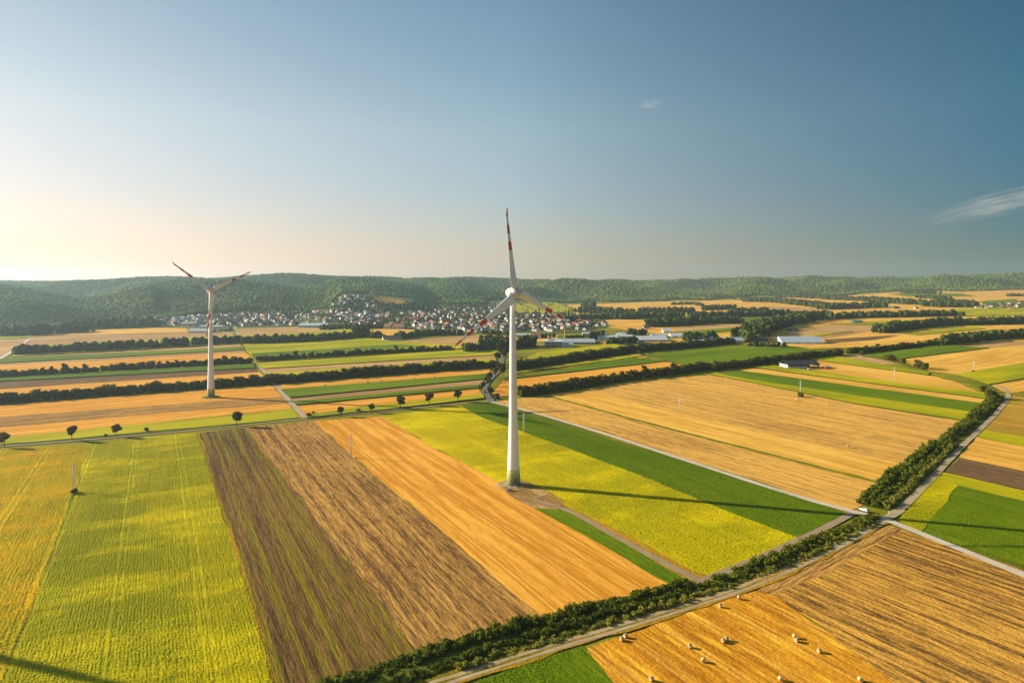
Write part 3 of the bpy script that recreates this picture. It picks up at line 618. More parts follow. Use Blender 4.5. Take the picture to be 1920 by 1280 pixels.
houses.sort(key=lambda h_: h_[4]); cnt = {}
for p, wall, roof, where, x in houses:
    c_ = cnt[(wall, roof, where)] = cnt.get((wall, roof, where), 0)+1
    w = random.choice([10., 12., 14.]); d = random.choice([8., 10.]); e = random.choice([3.2, 5.6, 5.6]); 
    mw, mr, mg = house_meshes(w, d, e, random.choice([2.4, 3.4]), wall, roof); 
    t = thing('house', f"{ordinal(c_)} {wall} {roof}-roofed house from the left {where}", 'house', p, random.choice([-.95, -.75, -.6, .62, .8, .95])+random.uniform(-.15, .15), 'houses of the town')
    link('wall', mw, parent=t); link('roof', mr, parent=t)
for poly, n, hh in [([(296,600),(425,590),(430,611),(300,612)], 70, 7),([(400,586),(560,588),(560,611),(425,612)], 190, 8),([(605,575),(650,553),(692,551),(715,578),(705,592),(640,600),(605,592)], 190, 9),([(560,590),(720,590),(725,612),(610,606)], 150, 8),([(720,582),(900,571),(958,583),(958,600),(720,606)], 330, 9),([(740,600),(958,598),(958,622),(835,618),(740,612)], 120, 7),([(962,586),(1100,590),(1140,606),(1090,618),(965,622)], 230, 8),([(1770,570),(1940,565),(1940,582),(1840,581)], 30, 9),([(700,570),(800,572),(900,565),(960,566),(960,580),(720,588)], 260, 10),([(960,566),(1050,565),(1090,586),(965,592)], 60, 8),([(690,557),(740,560),(775,571),(742,577)], 14, 5)]:
    g = 0; n = int(n*1.7); hh *= .85
    while g < n:
        x, y = random.uniform(min(q[0] for q in poly), max(q[0] for q in poly)), random.uniform(min(q[1] for q in poly), max(q[1] for q in poly))
        if inpoly(np.array([x]), np.array([y]), poly)[0]:
            p = P(x, y); g += 1
            if not any(abs(p.x-q[0].x) < 8 and -20 < p.y-q[0].y < 6 for q in houses+rest): farT.append((p.x, p.y, hh*random.uniform(.6, 1.3)))
def build_far():
    C, Rd, tn = [], [], []
    for x, y, h in farT:
        z = ht(x, y); t_ = random.random(); C.append((x, y, z+h*.45)); Rd.append((h*.30, h*.30, h*.5)); tn.append(t_)
        for _ in range(3):
            a = random.uniform(0, 6.28); r_ = h*random.uniform(.16, .24); C.append((x+math.cos(a)*h*.22, y+math.sin(a)*h*.22, z+h*random.uniform(.35, .85))); Rd.append((r_, r_, r_)); tn.append(min(1, t_+random.uniform(-.2, .2)))
    V, Fc = blobs(np.array(C), np.array(Rd), ICO1_V, ICO1_F, .3)
    tag(link('far_trees', np_mesh('far_trees', V, Fc, np.repeat(np.array(tn), len(ICO1_V))), leafmat('far_leaves', (.022,.045,.010), (.095,.125,.022), transl=.2, scale=.02)), 'far windbreak rows and garden trees of the plain and town', 'trees', kind='stuff')
build_far()
# hill forest: one mass of crowns
def build_forest():
    mead = [[(122,598),(200,597),(270,601),(255,611),(145,610)], [(686,553),(742,557),(780,569),(770,580),(740,579),(710,569)]]
    exc = [[P(*p) for p in m] for m in mead]+[[P(*p) for p in [(600,592),(640,551),(694,549),(720,580),(700,600)]]]
    Cs, Rs, ts, lod = [], [], [], []
    for (ua, ub, ya, yb, sp) in [(-.9,-.2,1200,1750,6.2),(-.9,.1,1750,2600,6.9),(-.9,.35,2600,3400,8.5),(-.9,.5,3400,4400,10.),(-.35,1.,4400,5800,12.),(0.,1.,5800,7900,15.)]:
        n = int((ub-ua)*(yb**2-ya**2)/2/sp**2); Y = np.sqrt(rng.uniform(ya**2, yb**2, n)); u = rng.uniform(ua, ub, n); X = u*Y
        r1 = np.interp(u, UT, R1T); r2 = np.interp(u, UT, R2T); edge = r1*(1+.025*bumps(X*2.2, Y*2.2))
        ok = (Y > edge) & (Y < r2*1.04)
        for e in exc: ok &= ~inpoly(X, Y, e)
        X, Y, u = X[ok], Y[ok], u[ok]; h = height(u, Y); s = sp*rng.uniform(.45, .8, len(X)); th = rng.uniform(.8, 1.25, len(X))
        Cs.append(np.stack([X, Y, h+3.+s*.7*th], -1)); Rs.append(np.stack([s*1.15, s*1.15, s*th*.78], -1)); ts.append(rng.uniform(.15, .85, len(X))); lod.append(sp)
    A, B = [], []
    for C, Rd, t, sp in zip(Cs, Rs, ts, lod):
        big = sp < 6.5; bv, bf = (ICO1_V, ICO1_F) if big else (ICO_V, ICO_F)
        if big: keep = (bv[bf].mean(1)[:, 2] > -.35); bf = bf[keep]
        V, Fc = blobs(C, Rd, bv, bf, .28); A.append((V, Fc, np.repeat(t, len(bv))))
    o = 0; Vs, Fs, T = [], [], []
    for V, Fc, t in A: Vs.append(V); Fs.append(Fc+o); T.append(t); o += len(V)
    me = np_mesh('forest', np.concatenate(Vs), np.concatenate(Fs), np.concatenate(T)); print('forest faces', len(me.polygons))
    tag(link('forest', me, M_forest), 'green forest covering the long hills on the horizon', 'forest', kind='stuff')
build_forest()
# hedges along the ditch
for pth, w_ in (([(590,1304),(640,1288),(760,1255),(900,1208),(1060,1166),(1200,1130),(1310,1098)], 9.), ([(1325,1098),(1450,1052),(1560,1006),(1640,972)], 6.), ([(1640,952),(1680,917),(1740,866),(1805,810),(1862,757)], 9.)): road('hedge_bank', pth, w_, fieldmat('bank', .3), .27, .8)
def hedge(pix, w, h, label, mat=M_leafh, name='hedge', dens=1.0, size=.34, kind=None, gap=.25):
    pts = path(pix, 1.2, 1); C, Rd = [], []
    for i, p in enumerate(pts):
        d = pts[min(i+1, len(pts)-1)]-pts[max(i-1, 0)]; nn = Vector((-d.y, d.x, 0)).normalized()
        for _ in range(max(1, int(round(dens*w/1.6)))):
            if random.random() < gap: continue
            q = p+nn*random.uniform(-.5, .5)*w; hh = h*random.uniform(.55, 1.)*(1+.3*math.sin(i*.11+w)+.2*math.sin(i*.37))*(1.4 if random.random() < .08 else 1); r_ = random.uniform(.7, 1.15)*min(w/2.4, 1.3)
            C.append((q.x, q.y, hh*.5)); Rd.append((r_, r_, hh*.5))
    C = np.array(C); Rd = np.array(Rd); L = [tuple(c)+tuple(r_) for c, r_ in zip(C, Rd)]
    n = int(len(L)*34*max(1, h/3)); Pt, d, idx = lobe_points(L, n); Pt[:, 2] = np.maximum(Pt[:, 2], .1); V, Fq = leaves(Pt, d, size)
    tn = np.repeat(rng.uniform(0, .6, len(L))[idx]+rng.uniform(0, .4, n), 4)
    bv, bf = blobs(C, Rd*.78, ICO_V, ICO_F, .15)
    me = bpy.data.meshes.new(name); me.from_pydata(np.concatenate([V, bv]).tolist(), [], Fq.tolist()+(bf+len(V)).tolist())
    a = me.attributes.new('tint', 'FLOAT', 'POINT'); a.data.foreach_set('value', np.concatenate([tn, np.full(len(bv), .1)]).astype(np.float32))
    o = link(name, me, mat); tag(o, label, 'hedge' if not kind else 'reeds', kind=kind); return o
hedge([(590,1300),(640,1283),(760,1244),(880,1202),(1040,1160),(1150,1131),(1240,1108),(1292,1097)], 3.4, 2.2, 'dark hedge bordering the ends of the ploughed and orange fields', gap=.08)
hedge([(700,1300),(760,1276),(900,1224),(1060,1177),(1200,1137),(1330,1097)], 2.6, 1.6, 'lower hedge between the dark hedge and the gravel road', gap=.12)
hedge([(1325,1098),(1450,1052),(1560,1006),(1640,972)], 4.6, 2.1, 'loose bushy hedge between dirt track and gravel road', gap=.4)
hedge([(1616,944),(1656,911),(1716,862),(1790,812),(1840,768),(1866,746)], 4.2, 3.2, 'tall dark hedge running up beside the stubble field')
hedge([(1640,950),(1682,914),(1742,862),(1807,806),(1864,760),(1878,746)], 2.8, 2.2, 'rounded green hedge between tall hedge and reeds')
tag(hedge([(1664,953),(1696,921),(1748,874),(1790,836)], 2.6, 2.0, 'pale reeds along the upper gravel road', M_leafr, 'reeds', 1.6, .26, 'stuff', .1))
tag(hedge([(860,1252),(1000,1212),(1200,1150),(1360,1103),(1480,1058),(1640,984)], 2.6, 1.3, 'pale reeds along the lower gravel road', M_leafr, 'reeds', 1.3, .22, 'stuff', .3))
# crops standing in the near fields
def crop(poly, ang, row, step, h, size, kind, label, per=7):
    size *= .42; h *= .4
    W = [P(*p) for p in poly]; W = [(p.x, p.y) for p in W]; c, s = math.cos(ang), math.sin(ang)
    A = np.array([(x*c+y*s, -x*s+y*c) for x, y in W]); lo, hi = A.min(0), A.max(0)
    a, b = np.meshgrid(np.arange(lo[0], hi[0], step), np.arange(lo[1], hi[1], row)); a = a.ravel()+rng.uniform(-.5, .5, a.size)*step; b = b.ravel()+rng.normal(0, .2*row, b.size)
    tr = np.abs(np.abs((b/21.) % 1-.5)*21-1.0) > .32; a, b = a[tr], b[tr]
    X, Y = a*c-b*s, a*s+b*c; ok = inpoly(X, Y, W) & (Y > 140) & (np.abs(X/Y) < .84); X, Y = X[ok], Y[ok]; n = len(X)
    al, ac = rng.uniform(-.6, .6, n*per)*step, rng.normal(0, .13*row, n*per)
    X, Y = np.repeat(X, per), np.repeat(Y, per); hh = h*(.85+.25*np.sin(X*.21+1.3*np.sin(Y*.13))*np.sin(Y*.17))
    Pt = np.stack([X+al*c-ac*s, Y+al*s+ac*c, hh*rng.uniform(.7, 1., n*per)], -1); d = np.tile(np.array([[-.2, .05, 1.]]), (n*per, 1))
    V, Fq = leaves(Pt, d, size, .18); me = np_mesh('crop', V, Fq)
    print('crop', label, n); return tag(link('crop_plants', me, cropmat(kind, ang)), label, 'crops', kind='stuff')
def cropmat(kind, ang):
    key = ('crop', kind, round(ang, 2))
    if key in _mc: return _mc[key]
    S = FT[kind]; n = N('crop_'+kind); g = n.n('ShaderNodeNewGeometry').outputs['Position']
    big = n.noise(n.pos(ang, (.012, .02, 1), g), 1, 5, .65, .3, .7); grain = n.noise(n.pos(0, (1, 1, 1), g), .8, 3, .75, .3, .7)
    hi = lambda q: tuple(min(.9, v*1.25) for v in q)
    c = n.mix(n.math('ADD', n.math('MULTIPLY', big, .6), n.math('MULTIPLY', grain, .4)), hi(S['a']), hi(S['b']))
    if 'c' in S: c = n.mix(n.math('MULTIPLY', n.noise(n.pos(ang, S['cs'], g), 1, 7, .7, *S['cr']), n.math('ADD', n.math('MULTIPLY', grain, .5), .5)), c, hi(S['c']))
    _mc[key] = n.bsdf(c, .85, .05, transl=.25); return _mc[key]
crop(F1, ANG_A, 1.1, .55, 1.0, .30, 'sun', 'golden yellow crop with green patches in the left corner field')
crop(F2, ANG_A, .8, .6, .8, .26, 'limey', 'yellow-green row crop in the wide left field')
crop(F5, ANG_A, 1.0, .6, .9, .28, 'bright', 'bright yellow-green crop beside the large turbine')
crop(F6, ANG_A, 1.0, .6, .9, .28, 'green', 'dark green crop between turbine field and concrete road')
crop(I6, ANG_A, 1.0, .6, 1.1, .28, 'lime', 'yellow-green crop block at the crossroads')
crop(I7, ANG_A, 1.0, .6, .9, .28, 'green', 'dark green crop at the right edge below the hedge')
crop(J3, ANG_A, .9, .5, .9, .26, 'green', 'dark green row crop in the bottom triangle field')
# ------------------------------------------------------------------ wind turbines
M_tw = paint('turbine_white', (.90,.90,.89), .4, .06, .15, .5); M_red = paint('signal_red', (.68,.085,.045), .45, .08, .3)
M_gr = [paint('base_green_%s' % a, c, .45, .05, .3) for a, c in (('deep', (.13,.19,.07)), ('mid', (.21,.27,.09)), ('soft', (.31,.36,.12)), ('pale', (.42,.45,.17)), ('faint', (.55,.56,.26)))]
M_nac = paint('nacelle_paint', (.66,.60,.54), .45, .06, .3); M_cc = paint('concrete', (.42,.39,.34), .9, .15, .8)
TP = [(0,3.22),(2,3.05),(7.2,2.70),(14.4,2.42),(22,2.12),(30.7,1.88),(45,1.68),(56,1.52),(70,1.30),(82.8,1.08)]
def trad(z): return float(np.interp(z, [a for a, _ in TP], [b for _, b in TP]))
def blade_mesh(L=37.3):
    st = [(0.9,1.2,1.),(1.7,1.4,1.),(2.0,3.5,.42),(4.,3.75,.32),(6.,3.55,.27),(9.,3.1,.24),(13.,2.4,.22),(17.,1.95,.2),(18.73,1.8,.2),(22.53,1.55,.18),(26.04,1.32,.17),(29.84,1.12,.16),(33.4,.92,.15),(35.6,.68,.14),(36.8,.42,.13),(37.3,.12,.12)]
    m = MB(); n = 14; vs = []; 
    for r, c, tk in st:
        c = c*1.13 if r > 1.8 else c
        tw = R(18)*(1-r/L)**1.6; off = 0 if r > 2.5 else 0
        pre = .9*max(0, (r-33)/4.3)**2
        for k_ in range(n):
            a = 6.2832*k_/n; x = math.cos(a)*c*.5; x = x-(.22*c if r > 2.2 else 0); y = math.sin(a)*c*.5*tk*(1. if r < 2.2 else (.65+.5*math.cos(a*.5)**2))
            X = x*math.cos(tw)-y*math.sin(tw); Y = x*math.sin(tw)+y*math.cos(tw); vs.append((X, Y-pre*.9, r))
    fs, ms = [], []
    for i in range(len(st)-1):
        r = (st[i][0]+st[i+1][0])/2; q = 1-r/L; red = 1 if (q < .105 or .2 < q < .302 or .396 < q < .498) else 0
        for k_ in range(n): fs.append((i*n+k_, i*n+(k_+1) % n, (i+1)*n+(k_+1) % n, (i+1)*n+k_)); ms.append(red)
    m.v = vs; m.f = fs; m.m = ms; m.add([vs[k_] for k_ in range(n)], [tuple(range(n-1, -1, -1))]); m.add([vs[-n+k_] for k_ in range(n)], [tuple(range(n))], 1)
    return m.mesh('blade', True)
BL = blade_mesh()
def turbine(base, az, rot, label, hub=84.6):
    T = thing('wind_turbine', label, 'wind turbine', base, 0, 'white wind turbines with red banded blades')
    m = MB(); zs = [0,1.5,2.9,4.3,5.7,7.2]+[10,14.4,22,22.2,30.7,45,45.2,56,63,63.2,70,82.8]; n = 40; vs = []
    for z in zs: vs += [(trad(z)*math.cos(6.2832*k_/n), trad(z)*math.sin(6.2832*k_/n), z) for k_ in range(n)]
    for i in range(len(zs)-1): m.add([vs[(i+j)*n+k_] for j in (0, 1) for k_ in range(n)], [(k_, (k_+1) % n, n+(k_+1) % n, n+k_) for k_ in range(n)], 1+i if i < 5 else 0)
    for z in (22., 45., 63.): v_, f_ = lathe([(trad(z)+.02, z), (trad(z)+.05, z+.05), (trad(z)+.05, z+.2), (trad(z)+.02, z+.25)], 40); m.add(v_, f_, 0)
    tw = m.build('tower', [M_tw]+M_gr, T, smooth=True)
    d = MB(); a0 = R(-72); r_ = 2.98
    for dz0, dz1, mm in ((1.3, 3.6, 0),): 
        pts = []
        for a in (a0-.17, a0+.17):
            for z in (dz0, dz1): q = trad(z)+.06; pts.append((q*math.cos(a), q*math.sin(a), z))
        q2 = [(p[0]*.97, p[1]*.97, p[2]) for p in pts]; d.add([pts[0], pts[2], pts[3], pts[1]]+[q2[0], q2[2], q2[3], q2[1]], [(0,1,2,3),(4,7,6,5),(0,4,5,1),(1,5,6,2),(2,6,7,3),(3,7,4,0)])
    d.build('door', M_teal, tw)
    s = MB(); ca, sa = math.cos(a0), math.sin(a0)
    for i in range(5): 
        rr = 3.25+.3*(5-i); s.box(-.6, .6, -rr-.15, -rr+.15, i*.25, i*.25+.08)
    s.box(-.6, -.55, -4.8, -3.1, .9, .95); s.box(.55, .6, -4.8, -3.1, .9, .95); s.build('door_steps', M_gm, tw, rotz=a0+R(90))
    v_, f_ = lathe([(4.6, -.3), (4.5, .35), (3.0, .45)], 40); MB().add(v_, f_).build('foundation', M_cc, T)
    # nacelle (egg), axis along local +x toward the rotor
    N_ = thing('nacelle_axis', None, None) if False else None
    ax = Vector((math.cos(az), math.sin(az), 0)); M = Matrix.Rotation(az, 4, 'Z')
    egg = [(.0,-4.3),(.75,-4.15),(1.35,-3.7),(1.85,-2.9),(2.2,-1.8),(2.38,-.6),(2.40,.5),(2.3,1.3)]
    v_, f_ = lathe(egg, 28); nm = MB().add([(z, x, y) for x, y, z in v_], f_); nm.tube([(0,0,-2.6),(0,0,-1.6)], [1.12, 1.35], 24)
    na = nm.build('nacelle', M_nac, T, (0, 0, hub), az, True)
    w = MB(); w.box(-2.6,-1.2,-.9,.9,1.9,2.35); w.tube([(-2.2,-.6,2.3),(-2.2,-.6,3.3)], .06, 6); w.tube([(-2.2,.6,2.3),(-2.2,.6,3.3)], .06, 6); w.box(-2.5,-1.9,-.7,-.5,3.2,3.35); w.box(-2.35,-2.05,.45,.75,3.2,3.5); w.build('weather_mast', M_dark, na)
    hb = [(2.3,1.45),(2.34,2.2),(2.25,3.0),(1.95,3.8),(1.45,4.4),(.8,4.75),(0.,4.9)]
    v_, f_ = lathe(hb, 28); h_ = MB().add([(z, x, y) for x, y, z in v_], f_).build('rotor_hub', M_nac, T, (0, 0, hub), az, True)
    for k_ in range(3):
        th = -rot+k_*2*math.pi/3           # angle from vertical, positive to the left seen from in front
        b = link('blade', BL, [M_tw, M_red], T)
        b.matrix_local = Matrix.Translation((0, 0, hub)) @ Matrix.Rotation(az, 4, 'Z') @ Matrix.Translation((2.7, 0, 0)) @ Matrix.Rotation(th, 4, 'X') @ Matrix.Rotation(R(90), 4, 'Z') @ Matrix.Rotation(R(-3), 4, 'X')
    return T
pt1 = P(963, 909); pt2 = P(395.5, 745)
# the rotor looks toward the viewer and a little to the right; blade angle is measured leftward for the viewer
turbine(pt1, R(-90+35), -R(5.5), 'tall white wind turbine with green base in the middle of the fields')
turbine(pt2, R(-90+50), -R(54), 'farther white wind turbine standing in the orange stubble before a windbreak')
turbine(Vector((-269, 210, 0)), R(-108), R(30), 'white wind turbine beyond the left edge, only its shadow shows')
def mound(p, r_, h, mat, name, label, cat):
    me = bpy.data.meshes.new(name); bm = bmesh.new(); bmesh.ops.create_circle(bm, cap_ends=True, segments=40, radius=r_)
    bm.clear(); rings = [(1.15, -.3), (1., .05), (.9, .35), (.78, .8), (.6, 1.), (0.05, 1.)]; prev = None
    for q, z in rings:
        ring = [bm.verts.new((q*r_*math.cos(6.2832*i/48)*(1+.05*math.sin(i*.9)), q*r_*math.sin(6.2832*i/48)*(1+.05*math.cos(i*1.3)), h*z*(1+.12*math.sin(i*1.7)))) for i in range(48)]
        if prev: [bm.faces.new((prev[i], prev[(i+1) % 48], ring[(i+1) % 48], ring[i])) for i in range(48)]
        prev = ring
    bm.faces.new(prev); bm.to_mesh(me); bm.free(); return tag(link(name, me, mat, loc=p), label, cat)
mound(pt1, 8.5, .38, fieldmat('dirt', 0.), 'earth_mound', 'low bare earth mound round the foot of the large turbine', 'mound')
mound(pt2, 8.0, .9, fieldmat('grass', 0.), 'earth_mound', 'grassy mound round the foot of the farther turbine', 'mound')
m = MB(); m.box(-1.0,1.0,-.7,.7,-.1,1.1); m.box(-.8,.8,-.5,.5,1.1,1.25); tag(m.build('concrete_block', M_cc, loc=P(955, 920)), 'pale concrete block at the foot of the large turbine', 'block')
# ------------------------------------------------------------------ poles
M_pole = paint('pole_concrete', (.66,.63,.58), .7, .08, .5); M_ins = paint('insulator', (.75,.70,.62), .4)
poles = [(138,921,'standing in a dark shrub beside the yellow crop, nearest of all'),(658,857,'at the edge of the orange stubble field'),(982,811,'in the dark green crop right of the large turbine'),(1274,773,'in the wide golden stubble field'),(1501,741,'with a round shrub at its foot'),(1677,713,'in the pale stubble strip past the barn'),(1826,697,'at the corner of the lime field near the right edge'),(1014,652,'beside the glass-fronted hall'),(1216,588,'far away between two distant tree rows')]
line = [P(x, y) for x, y, _ in poles]
for i, ((x, y, how), p) in enumerate(zip(poles, line)):
    q = line[min(i+1, 6)]-line[max(min(i, 6)-1, 0)]; a = math.atan2(q.y, q.x); hgt = 12.3 if i < 7 else (16 if i == 7 else 40)
    t = thing('power_pole', f"white concrete power pole {how}", 'power pole', p, a, 'white concrete power poles'); sc_ = hgt/12.3
    for s in (-1, 1): MB().tube([(s*.42,0,-.3),(s*.15,0,hgt-.6)], [.19, .12], 8).build('leg', M_pole, t, smooth=True)
    MB().tube([(0,0,hgt-2.5),(0,0,hgt)], [.16, .12], 8).build('pole_top', M_pole, t)
    for s, z in ((-1, hgt-1.6), (1, hgt-2.6), (-1, hgt-3.4)):
        c_ = MB().tube([(0,s*.1,z),(0,s*.9,z+.05)], .07, 6).build('crossarm', M_pole, t); MB().tube([(0,s*.85,z),(0,s*.85,z+.35)], [.11,.09], 8).build('insulator', M_ins, c_)
    for z in (3., 6., 9.): MB().box(-.4+.03*z, .4-.03*z, -.06, .06, z, z+.2).build('brace', M_pole, t)
# ------------------------------------------------------------------ hay bales
def balemat():
    n = N('straw'); tc = n.n('ShaderNodeTexCoord').outputs['Object']; p = n.pos(0, (3, 14, 14), tc); f = n.noise(p, 1, 4, .7, .3, .7)
    return n.bsdf(n.mix(f, (.46,.33,.14), (.74,.56,.29)), .95, .1, f, .8, .05)
M_bale = balemat()
def bale_mesh():
    m = MB(); r_, w, n = .48, .46, 22; pr = [(0,-w),(r_*.9,-w),(r_,-w+.07),(r_*1.01,0),(r_,w-.07),(r_*.9,w),(0,w)]; vs, fs = [], []
    for q, x in pr: vs += [(x, q*math.cos(6.2832*k_/n)*(1+.01*(k_ % 3)), r_*.96+q*math.sin(6.2832*k_/n)*(1 if math.sin(6.2832*k_/n) > -.85 else .94)) for k_ in range(n)]
    for i in range(len(pr)-1): fs += [(i*n+k_, i*n+(k_+1) % n, (i+1)*n+(k_+1) % n, (i+1)*n+k_) for k_ in range(n)]
    return m.add(vs, fs).mesh('hay_bale')
BM = bale_mesh(); BM.materials.append(M_bale)
bales = [(1166,1202,.5,'front one of the pair by the gravel road'),(1173,1196,.6,'rear one of the pair by the gravel road'),(1293,1215,.9,'alone below the roadside pair'),(1356,1205,.8,'left one of the middle pair'),(1362,1202,.7,'right one of the middle pair'),(1350,1139,.8,'alone near the gravel road'),(1386,1124,1.5,'at the top corner of the bale field'),(1490,1197,1.6,'rear one of the right pair'),(1494,1204,.5,'front one of the right pair'),(1536,1224,.6,'farthest to the right in the upper part of the field'),(1319,1242,1.5,'below the lone middle bale'),(1221,1277,.8,'at the bottom edge beside the dark green triangle'),(1464,1277,1.6,'at the bottom edge below the middle pair'),(1613,1278,1.6,'at the bottom edge farthest to the right'),
  (192,715,.2,'in the orange strip behind the left windbreak'),(345,706,.4,'in the orange strip left of the farther turbine'),(610,724,.3,'first along the stubble below the middle windbreak'),(689,717,.3,'second along the stubble below the middle windbreak'),(714,715,.4,'third along the stubble below the middle windbreak'),(777,711,.2,'fourth along the stubble below the middle windbreak'),(813,708,.6,'fifth along the stubble below the middle windbreak'),(689,762,.5,'beside the bright strip by the field road'),(1495,750,.6,'below the pole with the round shrub'),(1553,759,.9,'right of the shrub pole in the streaked stubble'),(1590,839,1.1,'alone in the streaked stubble near the ditch hedge')]
for x, y, a, how in bales:
    p = P(x, y); o = link('hay_bale', BM, loc=p+Vector((0, 0, .22)), rotz=a); tag(o, f"round straw bale {how}", 'hay bale', 'round straw bales')
    if y < 900: o.scale = (1.5, 1.5, 1.5)
# ------------------------------------------------------------------ cars and posts
M_tyre = paint('tyre', (.025,.025,.025), .85); M_rim = paint('rim', (.4,.4,.42), .35, .05, 2, .5, .8); M_lamp = paint('headlight_glass', (.7,.7,.68), .2); M_tail = paint('tail_light', (.35,.02,.02), .3)
def car(loc, rotz, mat, label, group=None):
    t = thing('car', label, 'car', loc, rotz, group); W = .86
    prof_ = [(-2.15,.35),(-2.2,.75),(-2.05,1.0),(-1.75,1.42),(-.9,1.5),(.1,1.46),(.85,1.0),(1.85,.86),(2.15,.68),(2.2,.35)]
    m = MB(); n = len(prof_); 
    def wy(z): return W*(1. if z < 1.01 else 1-.28*(z-1.0)/.5)
    vs = [(x, -wy(z), z) for x, z in prof_]+[(x, wy(z), z) for x, z in prof_]
    m.add(vs, [(i+1, i, n+i, n+i+1) for i in range(n-1)]+[(0, n-1, 2*n-1, n), tuple(range(n)), tuple(range(2*n-1, n-1, -1))])
    b = m.build('body', mat, t); bv = b.modifiers.new('bevel', 'BEVEL'); bv.width = .06; bv.segments = 2
    g = MB()
    for s in (-1, 1):
        q = [(-1.6,1.04),(-1.45,1.36),(-.85,1.42),(.05,1.38),(.62,1.04)]; g.add([(x, s*(wy(z)+.012), z) for x, z in q], [(0,1,2,3,4)[::s]])
    g.build('side_window', M_glass, t)
    MB().add([(.2,-.62,1.44),(.2,.62,1.44),(.80,.74,1.06),(.80,-.74,1.06)], [(0,3,2,1)]).build('windscreen', M_glass, t)
    MB().add([(-1.80,-.62,1.40),(-1.80,.62,1.40),(-2.05,.74,1.03),(-2.05,-.74,1.03)], [(0,1,2,3)]).build('rear_window', M_glass, t)
    for x in (-1.35, 1.35):
        for s in (-1, 1):
            w = MB().tube([(0,-.11,0),(0,.11,0)], .33, 16).build('wheel', M_tyre, t, (x, s*.80, .33)); MB().tube([(0,s*.10,0),(0,s*.125,0)], .2, 12).build('rim', M_rim, w)
    for s in (-1, 1): MB().box(2.12,2.21,s*.62-.17,s*.62+.17,.6,.75).build('headlight', M_lamp, t); MB().box(-2.24,-2.12,s*.66-.13,s*.66+.13,.72,.92).build('tail_light', M_tail, t)
    return t
p = P(1620, 959); car(p+Vector((0, 0, .32)), R(118), paint('car_white', (.75,.76,.78), .25, .03, .5, .6), 'white car parked by the hedge at the crossroads').scale = (.8, .8, .8)
car(P(909, 737)+Vector((0, 0, .56)), R(100), paint('car_dark', (.04,.05,.07), .3, .05, .5, .6), 'small dark car driving on the bending avenue road')
car(P(931, 750)+Vector((0, 0, .4)), R(20), paint('car_blue', (.05,.09,.22), .3, .05, .5, .6), 'blue car beside the shrubs at the avenue junction')
for x, y, how in ((1667, 964, 'white marker post beside the reeds at the crossroads'), (899, 737, 'dark marker post in the stubble left of the avenue'), (900, 742, 'short marker post just below the dark one')):
    t = thing('marker_post', how, 'post', P(x, y)); MB().tube([(0,0,-.1),(0,0,1.3)], .14, 8).build('shaft', M_tw if x > 1000 else M_bark, t); MB().box(-.22,.22,-.05,.05,.95,1.4).build('reflector_plate', M_tw if x > 1000 else M_red, t)
# ------------------------------------------------------------------ halls, church, barns
def hall(x0, x1, yb, hpx, depth, label, wall=M_wm, roof=M_gm, ridge=.18, yaw=0., cat='hall', name='hall', doors=2, win=0, skyl=0, flat=False):
    a, b = P(x0, yb), P(x1, yb); w = (b-a).length; c = (a+b)/2; h = hpx*c.y/F; rh = 0 if flat else depth*ridge
    t = thing(name, label, cat, c+Vector((0, depth*.5, 0)), math.atan2(b.y-a.y, b.x-a.x)+yaw, 'halls and works buildings of the plain' if cat == 'hall' else None); x, y = w/2, depth/2
    e = max(h-rh*.6, 2.6); m = MB(); m.add([(-x,-y,-1),(x,-y,-1),(x,y,-1),(-x,y,-1),(-x,-y,e),(x,-y,e),(x,y,e),(-x,y,e),(-x,0,e+rh),(x,0,e+rh)], [(0,1,5,4),(2,3,7,6),(1,2,6,9,5),(3,0,4,8,7)]); wl = m.build('wall', wall, t)
    m = MB(); o = .5; kk = rh/y if y else 0; tk = .3
    for s in (-1, 1):
        q = [(-x-o, s*(y+o), e-o*kk+.04), (x+o, s*(y+o), e-o*kk+.04), (x+o, 0, e+rh+.04), (-x-o, 0, e+rh+.04)]; r2_ = [(v[0], v[1], v[2]+tk) for v in q]; m.add(q+r2_, [(0,1,2,3)[::s], (4,5,6,7)[::-s], (0,4,5,1), (1,5,6,2), (3,7,4,0)])
    rf = m.build('roof', roof, t)
    for i in range(doors):
        cx = -x+w*(i+.7)/(doors+.4); MB().box(cx-1.8, cx+1.8, -y-.04, -y+.05, -.2, min(3.6, e*.75)).build('door', M_gm if wall is not M_gm else M_dark, t)
    for i in range(win):
        cx = -x+w*(i+.5)/win; f_ = MB().box(cx-w/win*.4, cx+w/win*.4, -y-.05, -y+.05, e*.45, e*.75).build('window', M_glass, t)
    for i in range(skyl):
        cx = -x+w*(i+.5)/skyl; sl = kk; q = [(cx-.8,-y*.75,e+rh*.25+.42),(cx+.8,-y*.75,e+rh*.25+.42),(cx+.8,-y*.25,e+rh*.75+.42),(cx-.8,-y*.25,e+rh*.75+.42)]; MB().add(q, [(0,1,2,3)]).build('skylight', M_lb, rf)
    return t
hall(353,396,624,6,22,'long low hall with white roof behind the farther turbine', M_w['cream'], M_wr, .2, skyl=0)
hall(373,416,617,6,26,'flat white works building behind the long white-roofed hall', M_wm, M_wr, .05, win=6)
hall(410,428,621,6,18,'green hall with brown roof by the lane end', M_teal, M_r['brown'], .25, doors=1)
hall(339,366,613,8,18,'tall white apartment block at the left edge of town', M_w['white'], M_wr, .08, win=7)
hall(560,612,614,6,34,'long pale blue hall at the edge of the brown field', M_lb, M_lb, .12, win=6)
hall(720,733,617,8,20,'smaller white block with red roof at the town front', M_w['white'], M_r['orange'], .2, win=4)
hall(735,756,617,7.5,22,'longer white block with red roof at the town front', M_w['white'], M_r['orange'], .2, win=6)
